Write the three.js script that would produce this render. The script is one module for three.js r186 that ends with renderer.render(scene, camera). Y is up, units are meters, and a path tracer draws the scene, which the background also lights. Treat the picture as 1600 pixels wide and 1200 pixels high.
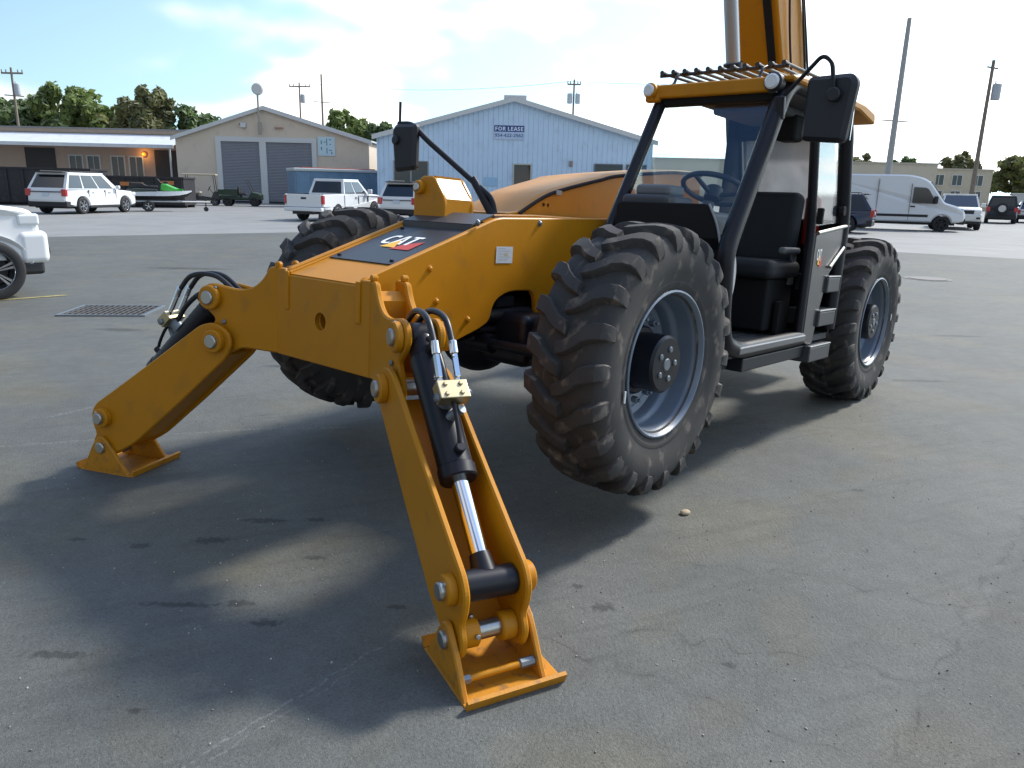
import * as THREE from 'three';
import { mergeGeometries, toCreasedNormals } from 'three/addons/utils/BufferGeometryUtils.js';
import { RoundedBoxGeometry } from 'three/addons/geometries/RoundedBoxGeometry.js';
import { createNoise2D, createNoise3D } from 'simplex-noise';

// ---------------------------------------------------------------- camera, sky, sun, exposure
const D2R = Math.PI / 180;
const scene = new THREE.Scene();
const camera = new THREE.PerspectiveCamera(53.53, 4 / 3, 0.05, 1500);
camera.position.set(0, 1.567, 0);
camera.rotation.order = 'YXZ';
camera.rotation.set(-14.426 * D2R, 0, 1.329 * D2R);

const renderer = new THREE.WebGLRenderer({ antialias: true });
renderer.setSize(1024, 768);
renderer.toneMapping = THREE.LinearToneMapping;
renderer.toneMappingExposure = 1.0;
renderer.shadowMap.enabled = true;

const SUN_AZ = 51 * D2R, SUN_EL = 42 * D2R;           // azimuth from straight ahead towards the right
const sunDir = new THREE.Vector3(Math.sin(SUN_AZ) * Math.cos(SUN_EL), Math.sin(SUN_EL), -Math.cos(SUN_AZ) * Math.cos(SUN_EL));
const sun = new THREE.DirectionalLight(new THREE.Color(1, 0.95, 0.86), 5);
sun.position.copy(sunDir).multiplyScalar(60);
sun.castShadow = true;
sun.shadow.mapSize.set(4096, 4096);
sun.shadow.camera.left = -40; sun.shadow.camera.right = 40; sun.shadow.camera.top = 40; sun.shadow.camera.bottom = -40;
sun.shadow.camera.far = 200;
sun.shadow.radius = 14;
scene.add(sun, sun.target);

let seed = 1234567;
const rnd = () => { seed = (seed * 1664525 + 1013904223) >>> 0; return seed / 4294967296; };
const rr = (a, b) => a + (b - a) * rnd();
const n2 = createNoise2D(rnd), n3 = createNoise3D(rnd);
const clamp = (x, a = 0, b = 1) => Math.min(b, Math.max(a, x));
const sst = (a, b, x) => { const t = clamp((x - a) / (b - a)); return t * t * (3 - 2 * t); };

{ // sky: pale blue air with broken bright cloud, brighter towards the sun
  const w = 1024, h = 512, data = new Float32Array(w * h * 4);
  const fbm = (x, y, z) => { let s = 0, a = 0.5, f = 1; for (let i = 0; i < 6; i++) { s += a * n3(x * f, y * f, z * f); a *= 0.5; f *= 2.05; } return s; };
  for (let j = 0; j < h; j++) {
    const el = ((j + 0.5) / h - 0.5) * Math.PI;
    for (let i = 0; i < w; i++) {
      const phi = ((i + 0.5) / w - 0.5) * 2 * Math.PI;
      const dx = Math.cos(el) * Math.cos(phi), dy = Math.sin(el), dz = Math.cos(el) * Math.sin(phi);
      const up = Math.max(dy, 0);
      const cs = dx * sunDir.x + dy * sunDir.y + dz * sunDir.z, half = (1 + cs) / 2;
      const hz = Math.exp(-up * 3.2), lum = 0.38 + 1.62 * Math.pow(half, 2.2);          // air scatters most light forward, around the sun
      let r = (0.03 + 0.89 * hz) * lum, g = (0.15 + 1.22 * hz) * lum, b = (0.50 + 1.02 * hz) * lum;
      const k = 1 / (up + 0.16);
      const c = fbm(dx * k * 0.55 + 3.1, dz * k * 0.55 - 1.7, 0.4) + 0.35 * fbm(dx * k * 2.1, dz * k * 2.1, 4.2);
      let cl = sst(-0.10, 0.42, c + 0.06 - 0.30 * up);
      const glow = Math.pow(Math.max(cs, 0), 3.0) * 0.85 + Math.pow(Math.max(cs, 0), 14) * 1.2;
      const cw = lum * (1.55 - 0.5 * up + 0.18 * fbm(dx * k * 1.3 + 9, dz * k * 1.3, 2.2));
      r += (cw - r) * cl; g += (cw - g) * cl; b += (cw * 0.99 - b) * cl;
      r += glow * 0.9; g += glow * 0.9; b += glow * 0.86;
      if (dy < 0) { r = 0.3; g = 0.31; b = 0.32; }
      const o = (j * w + i) * 4;
      data[o] = r; data[o + 1] = g; data[o + 2] = b; data[o + 3] = 1;
    }
  }
  const t = new THREE.DataTexture(data, w, h, THREE.RGBAFormat, THREE.FloatType);
  t.mapping = THREE.EquirectangularReflectionMapping;
  t.magFilter = THREE.LinearFilter; t.minFilter = THREE.LinearFilter; t.wrapS = THREE.RepeatWrapping;
  t.needsUpdate = true;
  scene.background = t; scene.environment = t;
  scene.environmentIntensity = 1;
}

// ---------------------------------------------------------------- helpers
const V = (x, y, z) => new THREE.Vector3(x, y, z);
const L = (r, g, b) => new THREE.Color().setRGB(r, g, b);
function mat(c, rough = 0.6, o = {}) {
  const { phys, ...rest } = o;
  return new (phys ? THREE.MeshPhysicalMaterial : THREE.MeshStandardMaterial)({ color: Array.isArray(c) ? L(...c) : c, roughness: rough, side: THREE.DoubleSide, ...rest });
}
// uv in metres from position and the dominant direction of each face
function uvm(g, s = 1) {
  if (g.index) g = g.toNonIndexed();
  const p = g.attributes.position, uv = new Float32Array(p.count * 2);
  const a = V(0, 0, 0), b = V(0, 0, 0), c = V(0, 0, 0), n = V(0, 0, 0);
  for (let i = 0; i < p.count; i += 3) {
    a.fromBufferAttribute(p, i); b.fromBufferAttribute(p, i + 1); c.fromBufferAttribute(p, i + 2);
    n.copy(b).sub(a).cross(c.clone().sub(a));
    const ax = Math.abs(n.x), ay = Math.abs(n.y), az = Math.abs(n.z);
    [a, b, c].forEach((q, k) => {
      const u = ax > ay && ax > az ? q.z : q.x, w = ay >= ax && ay >= az ? q.z : q.y;
      uv[(i + k) * 2] = u * s; uv[(i + k) * 2 + 1] = w * s;
    });
  }
  g.setAttribute('uv', new THREE.BufferAttribute(uv, 2));
  return g;
}
function merge(list) {
  const gs = list.flat(Infinity).map(g => {
    g = g.index ? g.toNonIndexed() : g;
    if (!g.attributes.normal) g.computeVertexNormals();
    for (const k of Object.keys(g.attributes)) if (k !== 'position' && k !== 'normal') g.deleteAttribute(k);
    return g;
  });
  return uvm(gs.length === 1 ? gs[0] : mergeGeometries(gs));
}
function mirrorZ(g) {
  g = g.clone(); g.applyMatrix4(new THREE.Matrix4().makeScale(1, 1, -1));
  for (const k of Object.keys(g.attributes)) {
    const at = g.attributes[k], n = at.itemSize, ar = at.array;
    for (let i = 0; i < at.count; i += 3) for (let c = 0; c < n; c++) { const t = ar[(i + 1) * n + c]; ar[(i + 1) * n + c] = ar[(i + 2) * n + c]; ar[(i + 2) * n + c] = t; }
  }
  return g;
}
const bx = (x0, x1, y0, y1, z0, z1, r = 0) => {
  const w = Math.abs(x1 - x0), h = Math.abs(y1 - y0), d = Math.abs(z1 - z0);
  const g = r ? new RoundedBoxGeometry(w, h, d, 2, Math.min(r, w / 2.01, h / 2.01, d / 2.01)) : new THREE.BoxGeometry(w, h, d);
  return g.translate((x0 + x1) / 2, (y0 + y1) / 2, (z0 + z1) / 2);
};
// cylinder between two points
function rod(a, b, r0, r1 = r0, seg = 20, caps = true) {
  const A = V(...a), B = V(...b), d = B.clone().sub(A), len = d.length();
  const g = new THREE.CylinderGeometry(r1, r0, len, seg, 1, !caps);
  g.applyQuaternion(new THREE.Quaternion().setFromUnitVectors(V(0, 1, 0), d.normalize()));
  return g.translate((A.x + B.x) / 2, (A.y + B.y) / 2, (A.z + B.z) / 2);
}
// chamfered round boss along a direction
function boss(a, b, r, ch = 0.006, seg = 24) {
  const A = V(...a), B = V(...b), d = B.clone().sub(A), len = d.length();
  const g = new THREE.LatheGeometry([[0, 0], [r - ch, 0], [r, ch], [r, len - ch], [r - ch, len], [0, len]].map(p => new THREE.Vector2(...p)), seg);
  g.applyQuaternion(new THREE.Quaternion().setFromUnitVectors(V(0, 1, 0), d.normalize()));
  return toCreasedNormals(g.translate(A.x, A.y, A.z), 0.6);
}
function tube(pts, r, seg = 8, n = 0) {
  const c = new THREE.CatmullRomCurve3(pts.map(p => V(...p)), false, 'centripetal');
  return new THREE.TubeGeometry(c, n || pts.length * 8, r, seg, false);
}
// polyline with rounded corners, as a tube
function pipe(pts, r, cr = 0.05, seg = 10, closed = false) {
  const P = pts.map(p => V(...p)), path = new THREE.CurvePath();
  let prev = P[0];
  for (let i = 1; i < P.length - 1; i++) {
    const a = P[i - 1].clone().sub(P[i]), b = P[i + 1].clone().sub(P[i]);
    const c = Math.min(cr, a.length() * 0.45, b.length() * 0.45);
    const s = P[i].clone().add(a.normalize().multiplyScalar(c)), e = P[i].clone().add(b.normalize().multiplyScalar(c));
    path.add(new THREE.LineCurve3(prev, s)); path.add(new THREE.QuadraticBezierCurve3(s, P[i].clone(), e)); prev = e;
  }
  path.add(new THREE.LineCurve3(prev, P[P.length - 1]));
  return new THREE.TubeGeometry(path, pts.length * 14, r, seg, false);
}
// plate: outline in (x, y), thickness along +z from z0, bevelled edge; holes as circles
function plate(pts, z0, th, bev = 0.004, holes = [], smooth = false) {
  const s = new THREE.Shape();
  if (smooth) s.setFromPoints(new THREE.SplineCurve(pts.map(p => new THREE.Vector2(...p)).concat([new THREE.Vector2(...pts[0])])).getPoints(pts.length * 4));
  else s.setFromPoints(pts.map(p => new THREE.Vector2(...p)));
  for (const [x, y, r] of holes) { const h = new THREE.Path(); h.absarc(x, y, r, 0, Math.PI * 2, true); s.holes.push(h); }
  const b = Math.min(bev, th * 0.45);
  const g = new THREE.ExtrudeGeometry(s, { depth: th - 2 * b, bevelEnabled: b > 0, bevelThickness: b, bevelSize: b, bevelOffset: -b, bevelSegments: 1, curveSegments: 16 });
  return g.translate(0, 0, z0 + b);
}
// rounded outline: polygon corners rounded by radius (per point [x, y, r])
function ro(pts, def = 0.02, n = 5) {
  const out = [];
  for (let i = 0; i < pts.length; i++) {
    const p = pts[i], a = pts[(i + pts.length - 1) % pts.length], b = pts[(i + 1) % pts.length];
    const va = new THREE.Vector2(a[0] - p[0], a[1] - p[1]), vb = new THREE.Vector2(b[0] - p[0], b[1] - p[1]);
    const r = Math.min(p[2] ?? def, va.length() * 0.48, vb.length() * 0.48);
    if (r < 1e-4) { out.push([p[0], p[1]]); continue; }
    va.normalize().multiplyScalar(r); vb.normalize().multiplyScalar(r);
    const q = new THREE.QuadraticBezierCurve(new THREE.Vector2(p[0] + va.x, p[1] + va.y), new THREE.Vector2(p[0], p[1]), new THREE.Vector2(p[0] + vb.x, p[1] + vb.y));
    for (const v of q.getPoints(n)) out.push([v.x, v.y]);
  }
  return out;
}
// slab from a 3D quad a,b,c,d (counter-clockwise from outside), thickness t outward
function slab(a, b, c, d, t, inset = [0, 0, 0, 0]) {
  let Q = [a, b, c, d].map(p => V(...p));
  const [l, r2, bo, tp] = inset, bil = (u, v) => Q[0].clone().multiplyScalar((1 - u) * (1 - v)).addScaledVector(Q[1], u * (1 - v)).addScaledVector(Q[2], u * v).addScaledVector(Q[3], (1 - u) * v);
  const q = [bil(l, bo), bil(1 - r2, bo), bil(1 - r2, 1 - tp), bil(l, 1 - tp)];
  const n = q[1].clone().sub(q[0]).cross(q[3].clone().sub(q[0])).normalize();
  const o = q.map(p => p.clone().addScaledVector(n, t));
  const pos = [];
  const f = (A, B, C, D) => pos.push(A, B, C, A, C, D);
  f(o[0], o[1], o[2], o[3]); f(q[3], q[2], q[1], q[0]);
  for (let i = 0; i < 4; i++) { const j = (i + 1) % 4; f(q[i], q[j], o[j], o[i]); }
  const g = new THREE.BufferGeometry().setFromPoints(pos); g.computeVertexNormals(); return g;
}
const SPLIT = new Set(['pin_boss', 'stop_knob', 'pin_sleeve', 'keeper_bolt', 'tie_nut', 'bolt', 'block_bolt', 'port_fitting', 'block_mount', 'web']);
const used = {};
function numbered(n) { used[n] = (used[n] ?? -1) + 1; return used[n] ? n + '_' + String(used[n]).padStart(3, '0') : n; }
function shade(m) { m.castShadow = true; m.receiveShadow = true; return m; }
function part(name, geos, m, parent) {
  const o = shade(new THREE.Mesh(merge([geos]), m)); o.name = name; parent.add(o); return o;
}
function grp(name, parent) { const o = new THREE.Group(); o.name = name; parent.add(o); return o; }
function thing(name, label, category, x = 0, z = 0, turn = 0, group) {
  const o = new THREE.Group(); o.name = numbered(name); scene.add(o);
  o.position.set(x, 0, z); o.rotation.y = turn; o.userData = { label, category }; if (group) o.userData.group = group;
  return o;
}
function struct(name, geo, m, kind = 'structure') {
  const o = shade(new THREE.Mesh(geo, m)); o.name = numbered(name); o.userData.kind = kind; scene.add(o); return o;
}
function dataTex(w, h, fn, srgb = true, rep = true) {
  const d = new Uint8Array(w * h * 4);
  for (let j = 0; j < h; j++) for (let i = 0; i < w; i++) { const c = fn(i, j, (j * w + i)); const o = (j * w + i) * 4; d[o] = c[0]; d[o + 1] = c[1]; d[o + 2] = c[2]; d[o + 3] = 255; }
  const t = new THREE.DataTexture(d, w, h); t.magFilter = THREE.LinearFilter; t.minFilter = THREE.LinearMipmapLinearFilter; t.generateMipmaps = true;
  if (rep) t.wrapS = t.wrapT = THREE.RepeatWrapping;
  if (srgb) t.colorSpace = THREE.SRGBColorSpace; t.needsUpdate = true; return t;
}
const s8 = v => { v = clamp(v); return 255 * (v <= 0.0031308 ? 12.92 * v : 1.055 * Math.pow(v, 1 / 2.4) - 0.055); };
// tileable fbm
function tfbm(u, v, f, oct) { let s = 0, a = 0.5; for (let i = 0; i < oct; i++) { const A = u * 2 * Math.PI, B = v * 2 * Math.PI, R = f / (2 * Math.PI); s += a * (n3(Math.cos(A) * R + 7 * i, Math.sin(A) * R, Math.cos(B) * R) + n3(Math.sin(B) * R, Math.cos(A) * R + 3 * i, Math.sin(A) * R + Math.cos(B) * R * 0.7)) * 0.6; a *= 0.5; f *= 2; } return s; }

// ---------------------------------------------------------------- shared materials
// mottled paint: grain and faint grime patches, tiling every 1.6 m
function mottle(c, amt, dirt = [0.2, 0.17, 0.13], da = 0.1, n = 256) {
  return dataTex(n, n, (i, j) => {
    const a = tfbm(i / n, j / n, 5, 5), g = (rnd() - 0.5) * 0.04, m = 1 + amt * a + g, k = da * sst(0.1, 0.6, tfbm(i / n + 0.37, j / n + 0.11, 9, 4));
    return [0, 1, 2].map(q => s8((c[q] * (1 - k) + dirt[q] * k) * m));
  });
}
function texd(t, s) { const q = t.clone(); q.repeat.set(s, s); q.needsUpdate = true; return q; }
const grainBump = dataTex(256, 256, (i, j) => { const v = 128 + 60 * tfbm(i / 256, j / 256, 24, 4) + (rnd() - 0.5) * 60; return [v, v, v]; }, false);
const YEL = [0.50, 0.200, 0.003];
const yellow = mat(0xffffff, 0.5, { phys: 1, map: texd(mottle(YEL, 0.10, [0.24, 0.12, 0.035], 0.3), 0.7), specularIntensity: 0.5, clearcoat: 0.1, clearcoatRoughness: 0.2, bumpMap: texd(grainBump, 3), bumpScale: 0.0004 });
const blackPaint = mat([0.009, 0.009, 0.013], 0.4, { phys: 1, specularIntensity: 0.6, clearcoat: 0.1, clearcoatRoughness: 0.25 });
const footYellow = mat(0xffffff, 0.6, { map: texd(mottle(YEL, 0.22, [0.10, 0.07, 0.045], 0.6), 1.9), bumpMap: texd(grainBump, 3), bumpScale: 0.001 });
const blackMatte = mat([0.013, 0.013, 0.014], 0.8, { phys: 1, specularIntensity: 0.5 });
const blackPlastic = mat([0.014, 0.015, 0.020], 0.5);
const greyTrim = mat([0.30, 0.31, 0.32], 0.5);
const chrome = mat([0.75, 0.76, 0.78], 0.10, { metalness: 1 });
const zinc = mat([0.48, 0.47, 0.43], 0.38, { metalness: 1 });
const brass = mat([0.50, 0.42, 0.26], 0.38, { metalness: 1 });
const steelGrey = mat([0.20, 0.22, 0.24], 0.45, { metalness: 0.6 });
const rubber = mat(0xffffff, 0.85, { map: texd(mottle([0.042, 0.039, 0.037], 0.32, [0.165, 0.138, 0.112], 0.85), 1.1), bumpMap: texd(grainBump, 5), bumpScale: 0.0012 });
const sideRubber = mat([0.028, 0.030, 0.032], 0.62);
const rimPaint = mat(0xffffff, 0.34, { phys: 1, map: texd(mottle([0.15, 0.185, 0.235], 0.10, [0.2, 0.19, 0.17], 0.2), 1.0), clearcoat: 0.4, clearcoatRoughness: 0.3 });
const glass = mat([0.96, 0.985, 0.975], 0.03, { phys: 1, transmission: 1, thickness: 0, ior: 1.5 });
const darkGlass = mat([0.012, 0.016, 0.02], 0.06, { phys: 1, clearcoat: 1, clearcoatRoughness: 0.03 });
const hose = mat([0.02, 0.02, 0.022], 0.42);
const lensGlass = mat([0.75, 0.77, 0.78], 0.12, { phys: 1, clearcoat: 1 });
const redLens = mat([0.45, 0.012, 0.012], 0.2, { phys: 1, clearcoat: 1 });
const whitePaint = mat([0.74, 0.75, 0.76], 0.3, { phys: 1, clearcoat: 0.8, clearcoatRoughness: 0.08 });
const carTyre = mat([0.022, 0.022, 0.023], 0.8);
const alloy = mat([0.55, 0.56, 0.58], 0.25, { metalness: 0.9 });
const blackTrim = mat([0.02, 0.02, 0.022], 0.6);

// ---------------------------------------------------------------- ground
// world-space albedo of the lot: x right, d = distance ahead
const stains = [[-1.62, 3.05, .05, .03], [-1.33, 3.12, .09, .035], [-1.16, 3.34, .12, .03], [-1.92, 3.1, .05, .02], [-.92, 3.36, .06, .025], [-.83, 2.98, .05, .02], [-1.02, 2.60, .07, .025], [-.88, 2.47, .06, .03], [-.42, 2.6, .04, .018], [-1.25, 2.58, .16, .02], [-1.12, 1.98, .03, .015], [-1.28, 1.55, .09, .03], [-1.44, 1.66, .04, .02], [-1.52, 2.25, .12, .025], [0.37, 2.63, .05, .035], [0.28, 2.79, .03, .02], [0.76, 2.28, .03, .02], [-.62, 1.42, .06, .03], [1.9, 3.9, .05, .02], [-2.9, 5.4, .12, .04], [-2.0, 6.5, .2, .05], [-4.2, 8.0, .3, .09], [-3.4, 10.6, .7, .16], [-6, 14, .9, .2], [3.6, 6.5, .3, .05], [5.2, 8.8, .35, .06]];
const scratches = [ [-3.6, 8.9, -2.2, 7.4, .03, .10], [-2.2, 7.4, -1.3, 5.9, .03, .09], [2.6, 3.4, 4.6, 6.2, .05, .10], [3.1, 3.2, 5.4, 6.1, .05, .10], [1.6, 2.4, 2.4, 3.3, .02, .08], // polylines x,d,x,d, half width, strength
  [-.98, 1.62, -.36, 2.45, .004, .35], [-.95, 1.60, -.50, 2.2, .003, .3], [-.36, 2.45, .0, 2.62, .003, .2], [-2.0, 2.72, -1.96, 2.52, .004, .3],
  [-3.1, 4.9, -2.65, 5.6, .02, .3], [-2.65, 5.6, -2.45, 6.2, .02, .22], [-3.4, 4.15, -2.55, 4.45, .012, .3], [-2.55, 4.45, -1.7, 4.72, .01, .3], [-1.7, 4.72, -1.1, 4.8, .01, .25]];
const cracks = [[0.85, 1.55, 1.3, 2.08], [1.3, 2.08, 1.81, 2.66], [1.81, 2.66, 2.55, 3.51], [2.55, 3.51, 3.6, 4.7], [.02, 2.5, .63, 2.09], [.63, 2.09, 1.0, 1.85], [1.81, 2.66, 1.2, 2.95], [1.2, 2.95, .7, 3.0], [1.21, 5.28, 1.95, 4.89], [1.2, 5.4, 2.4, 5.0], [2.4, 5.0, 3.9, 4.6], [.4, 2.5, 1.5, 2.2], [-8, 19, -2, 14], [-2, 14, 5, 12.5]];
function segd(x, y, a) { const dx = a[2] - a[0], dy = a[3] - a[1], t = clamp(((x - a[0]) * dx + (y - a[1]) * dy) / (dx * dx + dy * dy)); return Math.hypot(x - a[0] - t * dx, y - a[1] - t * dy); }
const CELL = 1, buckets = new Map();
for (const [list, kind] of [[stains, 0], [cracks, 1], [scratches, 2]]) for (const f of list) {
  const b = kind ? [Math.min(f[0], f[2]) - 0.15, Math.max(f[0], f[2]) + 0.15, Math.min(f[1], f[3]) - 0.15, Math.max(f[1], f[3]) + 0.15] : [f[0] - f[2] * 1.7, f[0] + f[2] * 1.7, f[1] - f[3] * 1.7, f[1] + f[3] * 1.7];
  for (let i = Math.floor(b[0] / CELL); i <= Math.floor(b[1] / CELL); i++) for (let j = Math.floor(b[2] / CELL); j <= Math.floor(b[3] / CELL); j++) { const k = i * 1000 + j; if (!buckets.has(k)) buckets.set(k, [[], [], []]); buckets.get(k)[kind].push(f); }
}
const NONE = [[], [], []];
function lot(x, d, fine) {
  const bk = buckets.get(Math.floor(x / CELL) * 1000 + Math.floor(d / CELL)) || NONE;
  let v = 0.096 * (1 + 0.10 * n2(x * 0.22, d * 0.22) + 0.07 * n2(x * 0.9 + 5, d * 0.9) + 0.07 * n2(x * 3.3, d * 3.3 + 7) + 0.06 * n2(x * 9, d * 9 + 3));
  let r = v * 0.965, g = v * 1.01, b = v * 0.93;
  const br = sst(0.25, 0.75, n2(x * 0.55 + 31, d * 0.55)); r += 0.013 * br; g += 0.007 * br; b -= 0.005 * br; const b2 = sst(0.3, 0.8, n2(x * 1.7 + 11, d * 1.7)); r += 0.006 * b2; g += 0.002 * b2; b -= 0.004 * b2;          // tan dusty patches
  // drag marks along the lot
  const st = n2(x * 0.9 + d * 0.35, d * 9 - x * 4.0); const sm = 0.10 * sst(0.35, 0.8, st) - 0.05 * sst(0.5, 0.9, n2(x * 1.3 - d * 0.8, d * 14 + x * 6.0)); r *= 1 - sm; g *= 1 - sm; b *= 1 - sm;
  // newer, coarser strip to the right of the long joint
  const ex = 1.12 + (d - 1.88) * 0.877 + 0.05 * n2(d * 2.2, 3) + 0.02 * n2(d * 9, 8);
  const on = sst(0, 0.05, x - ex) * (d < 6.5 ? 1 : 0); r *= 1 - 0.14 * on; g *= 1 - 0.15 * on; b *= 1 - 0.16 * on;
  let f = 1;
  for (const s of bk[0]) { const dx = (x - s[0]) / s[2], dy = (d - s[1]) / s[3], q = Math.hypot(dx, dy) + 0.35 * n2(x * 26, d * 26); if (q < 1.2) f *= 1 - 0.5 * (1 - sst(0.5, 1.15, q)); }
  for (const c of bk[1]) { const q = segd(x + 0.04 * n2(d * 4, x * 4), d + 0.04 * n2(x * 5, d * 5 + 9), c); if (q < 0.03) f *= 1 - (0.30 * (1 - sst(0.002, 0.008, q)) + 0.12 * (1 - sst(0.008, 0.03, q))) * (0.55 + 0.45 * n2(x * 6, d * 6)); }
  r *= f; g *= f; b *= f;
  for (const s of bk[2]) { const q = segd(x + 0.012 * n2(d * 7, x * 7), d, s), hw = s[4]; if (q < hw * 2) { const k = s[5] * (1 - sst(hw * 0.4, hw * 2, q)) * clamp(0.55 + 0.8 * n2(x * 30, d * 30)); r += 0.16 * k; g += 0.165 * k; b += 0.165 * k; } }
  if (fine) {
    const a = rnd(); let m = 1 + 0.30 * (rnd() - 0.5) + 0.13 * n2(x * 60, d * 60) + 0.14 * n2(x * 140, d * 140);
    if (a > 0.9985) m += 1.1 * rnd(); else if (a < 0.012) m -= 0.35;
    const rough = 1 + 0.8 * on; m += 0.30 * rough * sst(0.62, 0.85, n2(x * 95 + 50, d * 95)) - 0.26 * rough * sst(0.6, 0.85, n2(x * 75, d * 75 + 20)) + 0.05 * n2(x * 22, d * 22);
    r *= m; g *= m; b *= m;
  } else { const m = 1 + 0.12 * (rnd() - 0.5); r *= m; g *= m; b *= m; }
  return [s8(r), s8(g), s8(b)];
}
function sheet(x0, x1, d0, d1, y) { // flat sheet with uv 0..1 over its span
  const g = new THREE.PlaneGeometry(x1 - x0, d1 - d0); g.rotateX(-Math.PI / 2); g.translate((x0 + x1) / 2, y, -(d0 + d1) / 2); return g;
}
{
  const far = dataTex(512, 512, (i, j) => { const a = tfbm(i / 512, j / 512, 8, 5), m = 1 + 0.22 * a + 0.1 * (rnd() - 0.5); return [s8(0.215 * m), s8(0.213 * m), s8(0.203 * m)]; });
  far.repeat.set(50, 50);
  const pit = [[-0.46, -0.36], [0.46, -0.36], [0.46, 0.36], [-0.46, 0.36]].map(([a, b]) => { const c = Math.cos(0.12), q = Math.sin(0.12); return [-4.88 + a * c + b * q, 9.18 - (-a * q + b * c)]; });
  const pitHole = () => { const h = new THREE.Path(); pit.forEach(([x, y], i) => i ? h.lineTo(x, y) : h.moveTo(x, y)); h.closePath(); return h; };
  const gs = new THREE.Shape([[-400, -60], [400, -60], [400, 740], [-400, 740]].map(p => new THREE.Vector2(...p))); gs.holes.push(pitHole());
  const gg = new THREE.ShapeGeometry(gs); { const p = gg.attributes.position, uv = gg.attributes.uv; for (let i = 0; i < p.count; i++) uv.setXY(i, p.getX(i) / 800, p.getY(i) / 800); } gg.rotateX(-Math.PI / 2);
  struct('ground', gg, mat(0xffffff, 0.8, { map: far }));
  const mid = dataTex(1536, 1024, (i, j) => lot(-24 + 54 * i / 1536, -6 + 36 * j / 1024, false), true, false);
  // lot edge runs obliquely: shape sheet
  const s = new THREE.Shape(); const X0 = -24, X1 = 30, Dm = -6, DM = 30;
  const edge = [[-24, 15.5], [-18, 18.2], [-13.3, 20.4], [-9, 24], [-5, 27], [-2, 29.5], [3, 29.8], [9, 24], [14, 21], [22, 18], [30, 16]];
  s.moveTo(X0, Dm); s.lineTo(X1, Dm); for (const e of [...edge].reverse()) s.lineTo(e[0] + 0.0, e[1]); s.closePath(); s.holes.push(pitHole());
  const g = new THREE.ShapeGeometry(s); const p = g.attributes.position, uv = g.attributes.uv;
  for (let i = 0; i < p.count; i++) uv.setXY(i, (p.getX(i) - X0) / (X1 - X0), (p.getY(i) - Dm) / (DM - Dm));
  g.rotateX(-Math.PI / 2); g.translate(0, 0.004, 0);
  const nb = dataTex(512, 512, (i, j) => { const v = 128 + 70 * tfbm(i / 512, j / 512, 40, 2) + (rnd() - 0.5) * 110; return [v, v, v]; }, false);
  nb.repeat.set(9, 9);
  const gb = nb.clone(); gb.repeat.set(54 / 0.711, 36 / 0.711); gb.needsUpdate = true;
  struct('asphalt_lot', g, mat(0xffffff, 0.80, { map: mid, bumpMap: gb, bumpScale: 0.0038 }));
  const near = dataTex(2048, 2048, (i, j) => lot(-3.2 + 6.4 * i / 2048, 0.6 + 6.4 * j / 2048, true), true, false);
  struct('asphalt_lot', sheet(-3.2, 3.2, 0.6, 7.0, 0.008), mat(0xffffff, 0.80, { map: near, bumpMap: nb, bumpScale: 0.0038 }));
  // painted stall line
  const yl = mat(0xffffff, 0.8, { map: texd(mottle([0.32, 0.28, 0.11], 0.5, [0.13, 0.13, 0.13], 0.9), 1.5) });
  const line = uvm(new THREE.PlaneGeometry(2.6, 0.09).rotateX(-Math.PI / 2)); const lm = struct('painted_stall_line', line, yl);
  lm.position.set(-7.05, 0.010, -9.45); lm.rotation.y = 0.80;
}
{ // small loose stones on the lot
  const st = shade(new THREE.Mesh(new THREE.DodecahedronGeometry(0.022, 1).scale(1.3, 0.6, 1), mat([0.42, 0.33, 0.22], 0.9)));
  st.name = numbered('stone'); st.position.set(0.88, 0.018, -3.53); st.rotation.y = 0.6; scene.add(st);
  st.userData = { label: 'small tan stone lying on the asphalt by the raised front tyre', category: 'stone' };
  const im = new THREE.InstancedMesh(new THREE.DodecahedronGeometry(0.0035, 0), mat([0.40, 0.38, 0.34], 0.9), 900);
  const m4 = new THREE.Matrix4(), q = new THREE.Quaternion(), e = new THREE.Euler();
  for (let i = 0; i < 900; i++) { const x = rr(-2.6, 2.6), d = rr(1.1, 5.5), s = rr(0.35, 1.15); q.setFromEuler(e.set(rnd() * 6, rnd() * 6, rnd() * 6)); m4.compose(V(x, 0.010, -d), q, V(s * 1.2, s * 0.7, s)); im.setMatrixAt(i, m4); const k = rr(0.35, 1.2); im.setColorAt(i, L(k, k * 0.97, k * 0.92)); }
  im.name = 'grit'; im.userData = { kind: 'stuff', label: 'loose grit scattered over the asphalt', category: 'grit' }; shade(im); scene.add(im);
}

// ---------------------------------------------------------------- the telehandler
// machine frame: x forward, y up, z to the machine's right; origin at the middle of the front axle
const TILT = 0.05425, YAW = 0.70742, OY = 0.79;
const rig = thing('telehandler', 'yellow and black telehandler raised on its two front stabilizer legs', 'telehandler', -0.229, -4.186);
rig.position.y = 0.003;
rig.rotation.order = 'YXZ';
rig.rotation.set(0, Math.atan2(-Math.cos(YAW), -Math.sin(YAW)), TILT);
const T = (name, geos, m) => { const o = part(name, geos, m, rig); o.position.y = OY; return o; };
const TG = (name) => { const o = grp(name, rig); o.position.y = OY; return o; };

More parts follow.
